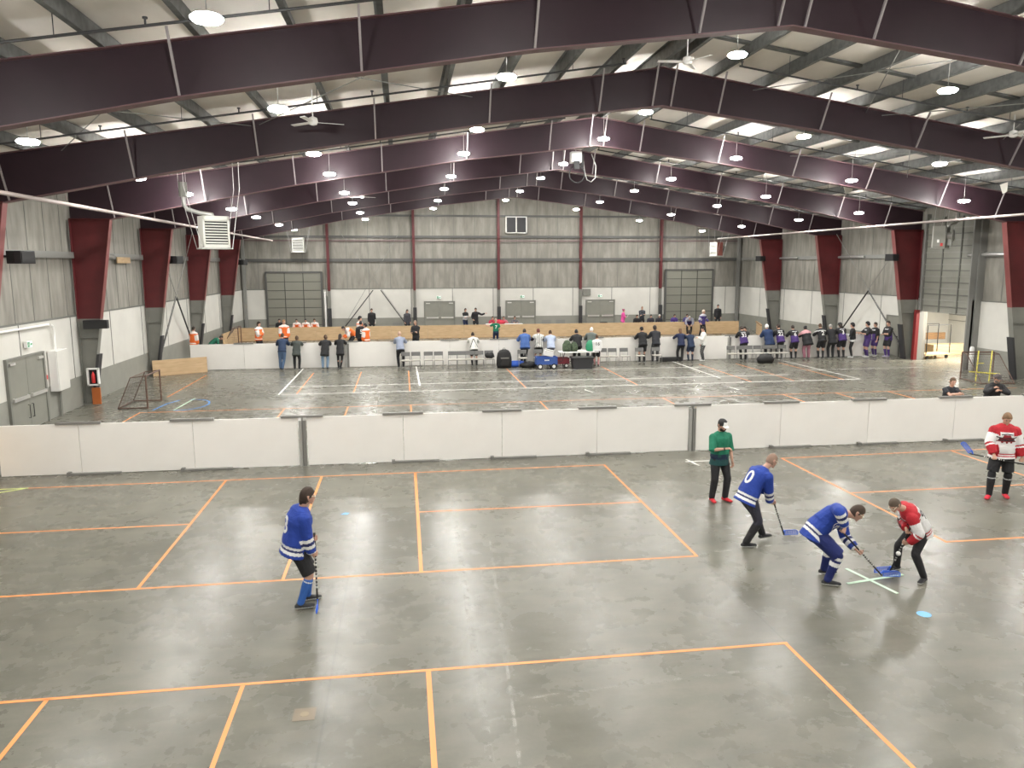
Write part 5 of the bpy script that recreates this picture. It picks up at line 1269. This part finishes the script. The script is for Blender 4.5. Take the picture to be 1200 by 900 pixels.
# 6 standing white and red player
L6, F6, H6 = (12.30, 14.05), -108, 1.84; pt, vec = frame_of(L6, F6, H6)
B6, T6 = Vector((11.42, 13.93, 1.02)), Vector((12.74, 13.83, .74)); q = lambda f: pt(T6.lerp(B6, f) - Vector((*L6, 0))); ax = vec(B6-T6)
person('standing player in white jersey with red shoulders and red shoes at right edge', L6, F6, H6, True, pel=(0, 0, .94), sh=(.0, .02, 1.41), hd=(.0, .07, 1.63), look=(.12, .85, -.45), shr=(1, -.1, .06),
       ftR=(tuple(pt((-.22, -.0, 0)))[:2], -35), ftL=(tuple(pt((.17, .02, 0)))[:2], -6), gripL=(q(.12), ax, vec((0, 0, -1))), gripR=(q(.58), ax, vec((0, 0, -1))), poleR=(.9, -.3, -.4), poleL=(-.9, -.5, -.3), heavy=1.15,
       top=dict(name='jersey', inf=.055, hem=.10, cols=[WR, RD], fn=tank), legs=dict(kind='shorts', cols=[BK], inf=.03, short=.12, sock=[BK, (.5, .5, .5)], sock_top=-.04, sock_inf=.022, sock_fn=lambda t: 1 if .15 < t < .20 else 0), shoe=(.60, .02, .04), sole=(.6, .1, .12), hair=('short', (.22, .13, .07)), crest=red_crest, number=('11', .3, BK, -.17))
stick('hockey stick held level in front of the standing white and red player', B6, T6, (-.62, 0, .72), 1.36, upv=(.7, 0, .6))
# ball
o = MB().ball((0, 0, 0), .036, 0, 16).build('ball', 'white', smooth=True); o.location = (7.50, 10.42, .44); tag(o, 'white ball dropping between the two bending players', 'ball')
# men leaning behind the near board
LS = dict(pel=(0, -.12, .94), sh=(0, .05, 1.385), hd=(0, .12, 1.60))
person('man in black T-shirt with folded arms leaning behind the near board', (15.35, 19.66), -96, 1.72, True, **LS, look=(.05, 1, -.1), hL=(.10, .36, 1.27), hR=(-.08, .33, 1.29), poleL=(-1, .2, -.3), poleR=(1, .2, -.3), heavy=1.08,
       top=dict(inf=.015, sleeve='short', cols=[(.02, .022, .028)]), legs=dict(cols=[BK]), shoe=BK, hair=('short', (.10, .06, .035)), number=('-', .05, W3))
person('bearded man in dark cap and black jacket leaning behind the near board', (16.78, 19.70), -100, 1.78, True, **LS, look=(.0, 1, -.25), hL=(-.02, .30, 1.28), hR=(.12, .20, 1.34), poleL=(-1, -.1, -.4), poleR=(1, -.1, -.4), heavy=1.2,
       top=dict(inf=.03, cols=[(.015, .016, .018)]), legs=dict(cols=[BK]), shoe=BK, hair=('short', (.06, .04, .03)), cap=((.09, .07, .07), (.07, .06, .06)))
K = HT['last']; b = MB(); hd, look, hu, hr_ = K['hd'], K['look'], K['hu'], K['hr']; chain(b, [hd + look*.055 - hu*.07 - hr_*.055, hd + look*.084 - hu*.09, hd + look*.055 - hu*.07 + hr_*.055], [(.035, .032)]*3, hu, 10)
b.build('beard', colmat('beard_grey', (.16, .13, .11), .9), K['root'], smooth=True)

# ------------------------------------------------------------------ spectators at the far boards, backs to the camera
def cl(c_): return dict(cols=[c_], inf=.03)
JN = (.09, .15, .26)
def panther(P, tp, ap, lat):
    t, dt = tp; a, da = ap
    if da < .12 and a > .1 and da < dt: return 0
    return 2 if .84 < t < .95 and abs(lat) < .12 else (0 if t > .50 else 1)
PJ = dict(name='jersey', inf=.04, hem=.11, sleeve='elbow', cols=[BK, (.06, .028, .155), (.5, .5, .52)], fn=panther)
GS = 'spectators along the far boards'
def leaner(label, x, ztop_, top, legs, hair, y=37.22, face=90, cross=0, shoe=BK, pose='lean', **k):
    H = max(1.5, min(1.92, ztop_*1.0)); s = H/1.75
    if pose == 'lean':
        j = random.uniform(-.03, .03); kw = dict(pel=(j, -.07, .93), sh=(j*2, .12, 1.36), hd=(j*2, .20, 1.56), look=(random.uniform(-.3, .3), 1, -.25), hL=(-.07, .42/s, 1.27/s+.02), hR=(.06, .44/s, 1.27/s+.02), poleL=(-.55, -.1, -.45), poleR=(.55, -.1, -.45))
        if cross: kw['ftR'] = ((-.02*cross, -.10), -8); kw['ftL'] = ((-.12, .04), 5)
        else: kw['ftL'] = ((-.11, .0), 8); kw['ftR'] = ((.11, -.02), -8)
    elif pose == 'stand': kw = dict(look=(random.uniform(-.3, .3), 1, -.1), hL=(-.22, .08, .82), hR=(.22, .08, .82))
    elif pose == 'fold': kw = dict(hL=(.08, .22, 1.12), hR=(-.06, .20, 1.16), poleL=(-1, -.2, -.5), poleR=(1, -.2, -.5))
    elif pose == 'sit': kw = dict(pel=(0, -.22, .50), sh=(0, -.08, .95), hd=(0, .0, 1.16), ftL=((-.13, .18), 5), ftR=((.13, .18), -5), hL=(-.12, .16, .62), hR=(.12, .16, .62), look=(0, 1, -.2))
    elif pose == 'point': kw = dict(hR=(.66, .15, 1.38), hL=(-.2, .12, .95), poleR=(0, -.2, -1))
    elif pose == 'point_left': kw = dict(hL=(-.66, .12, 1.36), hR=(.2, .12, .95), poleL=(0, -.2, -1))
    elif pose == 'bend': kw = dict(pel=(0, -.15, .86), sh=(0, .22, 1.14), hd=(0, .42, 1.22), look=(0, .9, -.5), hL=(-.15, .45, .75), hR=(.15, .42, .75))
    kw.update(k)
    if pose == 'sit': H = 1.72
    return person(label, (x, y), face, H, False, top=top, legs=legs, shoe=shoe, hair=hair, **kw)
DK = (.03, .02, .015); BR = (.08, .045, .025)
pn = lambda c_, inf=.016: dict(kind='pants', cols=[c_], inf=inf)
sh_ = lambda c_, sk=None: dict(kind='shorts', cols=[c_], inf=.022, sock=[sk or c_], sock_top=.3)
leaner('spectator in navy jacket and blue jeans, leftmost at the far boards', -5.66, 1.80, cl((.02, .04, .09)), pn(JN), ('short', BR), cross=1, group=GS)
leaner('spectator in dark grey green coat and black trousers beside the navy jacket', -5.02, 1.66, dict(cols=[(.05, .06, .055)], inf=.04, hem=.22), pn(BK), ('medium', BR), group=GS)
leaner('spectator in long black coat and pale blue jeans at the far boards', -3.72, 1.68, dict(cols=[(.012, .018, .03)], inf=.045, hem=.26), pn((.22, .32, .45)), ('medium', BR), group=GS)
leaner('spectator in black with crossed legs beside the long black coat', -2.98, 1.72, dict(cols=[BK], inf=.025, hem=.26), pn(BK, .006), ('long', DK), cross=1, group=GS)
leaner('balding spectator in grey blue sweater leaning at the far boards', -.14, 1.80, cl((.28, .32, .42)), pn(BK), ('buzz', (.45, .30, .22)), group=GS)
leaner('spectator in white hooded top with black crossed strap, standing behind chairs', 3.41, 1.70, dict(cols=[(.70, .70, .66), BK], inf=.045, hem=.12, hood=1, fn=lambda P, tp, ap, lat: 1 if P.y < .1 and tp[1] < .2 and abs(abs(lat)-(.9-tp[0])*.22) < .018 and tp[0] < .9 else 0), sh_(BK), ('bun', DK), group=GS)
leaner('spectator in wide blue T-shirt leaning at the far boards', 5.88, 1.84, dict(cols=[(.06, .13, .36)], inf=.055, hem=.16, sleeve='elbow'), pn(BK), ('short', DK), cross=1, group=GS, heavy=1.1)
leaner('spectator in black and white striped shirt behind the blue wagon', 6.56, 1.84, dict(cols=[(.62, .62, .58), BK], inf=.03, hem=.14, sleeve='elbow', fn=lambda P, tp, ap, lat: 1 if (tp[1] < ap[1] and math.sin(lat*75) > .55) or (ap[1] < tp[1] and ap[0] > .2) else 0), sh_(BK), ('short', (.12, .03, .02)), group=GS)
leaner('spectator in pale blue hooded top leaning behind the red wagon', 7.18, 1.74, dict(cols=[(.50, .58, .75)], inf=.045, hem=.14, hood=1), pn((.12, .12, .15)), ('bun', BR), cross=1, group=GS)
leaner('spectator in black hooded top behind the folding table', 8.52, 1.76, dict(cols=[BK], inf=.045, hem=.14, hood=1), pn(BK), ('beanie', BK), group=GS, heavy=1.1)
leaner('white haired spectator in grey coat at the far boards', 9.2, 1.86, dict(cols=[(.12, .14, .13)], inf=.045, hem=.28), pn((.05, .05, .06)), ('short', (.75, .73, .70)), group=GS, face=75)
leaner('child in white jersey number 16 standing before the table end', 9.25, 1.53, dict(name='jersey', cols=[(.75, .75, .74), (.02, .02, .03)], inf=.05, hem=.16, fn=lambda P, tp, ap, lat: 1 if tp[0] < -.22 and tp[1] < ap[1] else 0), sh_(BK, (.6, .3, .3)), ('short', BR), y=36.1, pose='stand', number=('16', .26, BK, -.16), group=GS)
leaner('spectator in black cap and black shirt behind the chairs', 11.87, 1.84, dict(cols=[BK], inf=.035, hem=.14), sh_(BK), ('short', DK), cap=(BK, BK), group=GS, heavy=1.08)
leaner('tall spectator in black with dark hair, right of the one in black cap', 12.55, 1.92, dict(cols=[(.02, .022, .025)], inf=.03, hem=.14), pn((.04, .04, .045)), ('medium', DK), group=GS)
leaner('long haired spectator in navy top and black trousers at the far boards', 13.86, 1.74, dict(cols=[NV], inf=.03, hem=.14), pn(BK), ('long', (.12, .06, .03)), group=GS)
leaner('child in navy top and shorts beside the long haired spectator', 14.42, 1.64, dict(cols=[(.015, .03, .07)], inf=.035, hem=.18), sh_((.02, .03, .06)), ('medium', DK), group=GS)
leaner('spectator in white shirt and patterned black trousers standing sideways', 15.1, 1.74, dict(cols=[(.75, .74, .70)], inf=.04, hem=.12), dict(kind='pants', cols=[BK, (.5, .5, .48)], inf=.02, fn=lambda P, k_: 1 if math.sin(P.z*60)*math.sin(P.y*55) > .55 else 0), ('short', DK), shoe=(.7, .7, .68), face=165, pose='stand', hL=(-.15, .30, 1.2), hR=(.2, .1, .85), group=GS)
leaner('player in black and purple jersey number 33 leaning at the far boards', 17.26, 1.82, PJ, pn(BK), ('short', DK), number=('33', .27, W3, -.2), group=GS)
leaner('spectator in black behind the player with number 33', 17.95, 1.70, cl(BK), pn(BK), ('short', DK), group=GS, y=38.4, face=200)
leaner('spectator in white knit cap and long navy coat', 18.62, 1.88, dict(cols=[(.012, .03, .09)], inf=.05, hem=.25), pn(BK), ('beanie', (.75, .75, .73)), group=GS, heavy=1.12)
leaner('player in black and purple jersey number 22, legs crossed', 19.24, 1.88, PJ, dict(kind='pants', cols=[BK, W3], inf=.01, fn=lambda P, k_: 1 if P.x < k_.x-.06 and k_.x < 0 else 0), ('short', DK), number=('22', .27, W3, -.2), cross=-2, group=GS)
leaner('player in black and purple jersey number 6', 20.0, 1.82, PJ, sh_(BK), ('short', DK), number=('6', .27, W3, -.2), group=GS)
leaner('spectator in pink and black coat with mauve trousers', 20.72, 1.76, dict(cols=[BK, (.55, .28, .30)], inf=.06, hem=.22, fn=lambda P, tp, ap, lat: 1 if tp[0] > .74 or (ap[1] < .07 and ap[0] < .3) else 0), pn((.32, .14, .18), .03), ('bun', BK), group=GS, heavy=1.25)
leaner('player in black jersey with white number 2 beside a spectator in black', 21.5, 1.88, dict(name='jersey', cols=[BK, (.5, .5, .5)], inf=.04, hem=.12, fn=lambda P, tp, ap, lat: 1 if .8 < tp[0] < .93 else 0), sh_(BK), ('short', BR), number=('2', .3, W3, -.2), group=GS)
leaner('spectator all in black between two players at the right', 22.05, 1.84, dict(cols=[BK], inf=.04, hem=.22), pn(BK), ('short', (.30, .28, .26)), group=GS, heavy=1.05)
leaner('long haired player in black and purple jersey number 3', 22.65, 1.98, PJ, sh_(BK), ('long', DK), number=('3', .27, W3, -.2), group=GS, cap=(BK, BK))
leaner('player in black and white jersey leaning sideways on one elbow', 23.25, 1.82, dict(name='jersey', cols=[BK, (.55, .55, .55)], inf=.03, hem=.12, fn=lambda P, tp, ap, lat: 1 if (tp[0] < -.02 and tp[1] < ap[1]) or (ap[1] < tp[1] and ap[0] > .55) else 0), pn(BK, .006), ('curly', BK), face=150, cross=1, group=GS, pose='stand', hL=(-.1, .35, 1.2), shoe=(.6, .6, .6))
leaner('player in black and purple standing sideways with arm on the board end', 24.15, 1.86, PJ, sh_((.06, .03, .14)), ('curly', BK), face=170, pose='stand', hR=(.15, .45, 1.22), hL=(-.15, .4, 1.2), group=GS, shoe=(.6, .6, .6), y=37.3)
leaner('shorter player in purple jersey facing left near the grey door', 24.85, 1.80, PJ, sh_((.06, .03, .14)), ('short', DK), face=185, pose='stand', hR=(.12, .4, 1.2), group=GS, y=37.7, shoe=(.5, .5, .5))
leaner('bearded player in purple jersey nearest to the grey door', 25.25, 1.90, PJ, sh_(BK, (.07, .032, .18)), ('short', DK), face=190, pose='fold', group=GS, y=37.2, shoe=(.4, .35, .5))

# ------------------------------------------------------------------ people in the far rink
OR = (.80, .16, .03)
def orange(P, tp, ap, lat):
    t, dt = tp; a, da = ap
    if da < .12 and a > .12 and da < dt: return 1 if a < .62 else 0
    return 1 if -.2 < t < -.08 or t > .93 else 0
OJ = dict(name='jersey', inf=.05, hem=.12, cols=[OR, (.78, .72, .68)], fn=orange)
GO = 'players of the far rink'
leaner('orange jersey player with white sleeves at the left end of the far boards', -10.85, 1.75, OJ, pn(BK), ('short', DK), y=42.0, face=60, pose='stand', group=GO)
leaner('person in green shirt bending forward behind the far boards', -9.9, 1.62, cl((.01, .12, .07)), pn(NV), ('short', DK), y=42.2, face=20, pose='bend', group=GO)
leaner('orange player standing by the far goal', -7.78, 1.88, OJ, pn(BK), ('medium', DK), y=43.2, face=-30, pose='fold', group=GO)
leaner('orange player standing right of the first, turned away', -6.62, 1.88, OJ, pn(BK), ('short', (.3, .15, .06)), y=44.5, face=-70, pose='stand', group=GO)
for k, (x, lb) in enumerate(((-7.25, 'leftmost of three'), (-6.65, 'middle of three'), (-6.05, 'rightmost of three'))):
    leaner('orange player sitting on the far bench, ' + lb, x, 1.72, OJ, pn(BK), ('short', (DK, BK, BR)[k]), y=54.55, face=-90, pose='sit', group=GO)
leaner('person in black standing at the left end of the far bench', -8.45, 1.60, cl(BK), pn(BK), ('long', DK), y=54.9, face=-80, pose='sit', group=GO)
leaner('orange player leaning with white shoulders, in the huddle', -2.95, 1.90, OJ, pn(BK), ('short', BK), y=45.0, face=200, pose='bend', group=GO)
leaner('tall orange player at the centre of the huddle', -2.55, 1.95, OJ, pn(BK), ('curly', BK), y=46.0, face=-20, pose='stand', group=GO)
leaner('orange and white player seen from behind in the huddle', -1.98, 1.78, OJ, pn(BK), ('short', BK), y=42.2, face=140, pose='stand', group=GO)
leaner('black jersey player with white number in the orange huddle', -2.3, 1.85, dict(name='jersey', inf=.04, cols=[BK, (.5, .5, .5)], fn=panther if False else None), pn(BK), ('short', BK), y=43.0, face=100, pose='stand', number=('5', .3, W3, -.2), group=GO)
leaner('official in long black coat holding a white sheet by the back wall', -2.2, 1.84, dict(cols=[BK], inf=.04, hem=.3), pn(BK), ('short', DK), y=55.8, face=-80, pose='stand', group=GO)
K = HT['last']; b = MB(); b.box(K['hands'][0][2] + Vector((0, .05, .02)), (.02, .22, .30)); b.build('paper_sheet', 'pale', K['root'])
leaner('person in dark grey coat by the second post of the back wall', .30, 1.74, dict(cols=[(.05, .05, .055)], inf=.04, hem=.3), pn(BK), ('long', DK), y=55.9, face=-70, pose='stand', group=GO)
leaner('dark clad player with white shoes beyond the grey sweater spectator', .70, 1.84, dict(name='jersey', cols=[(.02, .02, .025)], inf=.04), pn(BK), ('buzz', (.2, .14, .1)), y=43.2, face=-120, pose='fold', shoe=(.7, .7, .7), group=GO)
leaner('person in white top and navy trousers by the left double doors', 4.5, 1.76, dict(cols=[BK, (.6, .6, .6)], inf=.025, fn=lambda P, tp, ap, lat: 1 if -.05 < tp[0] < .6 else 0), pn(NV), ('medium', DK), y=56.2, face=-60, pose='fold', group=GO)
leaner('person in black coat pointing to the right by the double doors', 5.25, 1.80, dict(cols=[BK], inf=.035, hem=.28), pn(BK), ('short', DK), y=56.0, face=-90, pose='point_left', group=GO)
leaner('referee in green shirt number 7 pointing left in the far rink', 5.55, 1.66, dict(cols=[(.01, .17, .09), (.01, .03, .06)], inf=.03, sleeve='short', fn=lambda P, tp, ap, lat: 1 if tp[0] < .12 and tp[1] < ap[1] else 0), pn(NV), ('short', (.5, .32, .24)), y=46.2, face=90, pose='point_left', number=('7', .28, W3, -.18), group=GO)
for x, c_, lb in ((6.35, (.40, .03, .06), 'person in dark red top sitting left at the scorer table'), (7.15, (.45, .12, .16), 'person in pinkish red top sitting in the middle of the scorer table'), (7.95, (.12, .12, .13), 'person in grey and black sitting right at the scorer table')):
    leaner(lb, x, 1.72, cl(c_), pn(BK), ('short', DK), y=54.75, face=-90, pose='sit', group=GO, hL=(-.18, .3, .82), hR=(.15, .3, .82))
leaner('person in bright pink suit reading a sheet by the right double doors', 16.2, 1.60, dict(cols=[(.80, .10, .38)], inf=.045, hem=.2), pn((.80, .10, .38), .03), ('bun', (.3, .05, .12)), y=55.6, face=-20, pose='fold', group=GO)
K = HT['last']; b = MB(); b.box((.0, .38, 1.22), (.22, .02, .28), 0, rot=Matrix.Rotation(R(-25), 3, 'X')); b.build('paper_sheet', 'pale', K['root'])
leaner('person in black T-shirt sitting leftmost on the right bench', 16.95, 1.72, cl(BK), pn((.35, .3, .28)), ('short', DK), y=54.5, face=-90, pose='sit', group=GO)
leaner('bald person in black standing behind the right bench', 17.75, 1.78, cl((.03, .035, .045)), pn(BK), ('buzz', (.4, .28, .2)), y=55.9, face=-90, pose='fold', group=GO)
leaner('person in dark jersey sitting on the right bench, holding a white stick', 18.0, 1.72, dict(cols=[(.03, .03, .045)], inf=.04), pn(BK), ('medium', BK), y=54.5, face=-90, pose='sit', group=GO)
leaner('white haired person sitting on the right bench in dark top', 18.65, 1.72, dict(cols=[(.03, .03, .04)], inf=.04), pn((.4, .3, .28)), ('short', (.6, .58, .55)), y=54.5, face=-90, pose='sit', group=GO)
leaner('purple player sitting on the right bench with pale sleeves', 19.8, 1.72, dict(name='jersey', inf=.04, cols=[(.07, .04, .20), (.4, .4, .45)], fn=lambda P, tp, ap, lat: 1 if ap[1] < tp[1] and ap[0] > .4 else 0), pn(BK), ('short', DK), y=54.5, face=-90, pose='sit', group=GO)
leaner('purple player standing before the garage door, left one', 19.6, 1.80, dict(name='jersey', inf=.045, cols=[(.05, .035, .15), (.3, .3, .36)], fn=lambda P, tp, ap, lat: 1 if tp[0] > .85 else 0), pn(BK), ('short', (.4, .38, .36)), y=51.0, face=-110, pose='bend', group=GO)
leaner('purple player sitting rightmost on the right bench', 20.75, 1.72, dict(name='jersey', inf=.04, cols=[(.05, .04, .16)]), pn((.1, .1, .16)), ('short', DK), y=54.5, face=-90, pose='sit', group=GO)
leaner('purple and white player striding before the garage door', 19.95, 1.85, dict(name='jersey', inf=.045, cols=[(.06, .04, .18), (.45, .45, .5)], fn=lambda P, tp, ap, lat: 1 if (ap[1] < tp[1] and .3 < ap[0] < .6) or tp[0] > .88 else 0), pn(BK, .008), ('short', (.6, .5, .4)), y=49.5, face=-60, pose='stand', hL=(-.35, .2, 1.0), hR=(.4, .15, .95), ftL=((-.2, .1), 5), ftR=((.1, -.15), -5), group=GO)
leaner('official in black standing alone right of the far garage door', 23.75, 1.84, cl(BK), pn(BK), ('short', DK), y=56.0, face=-100, pose='stand', group=GO)
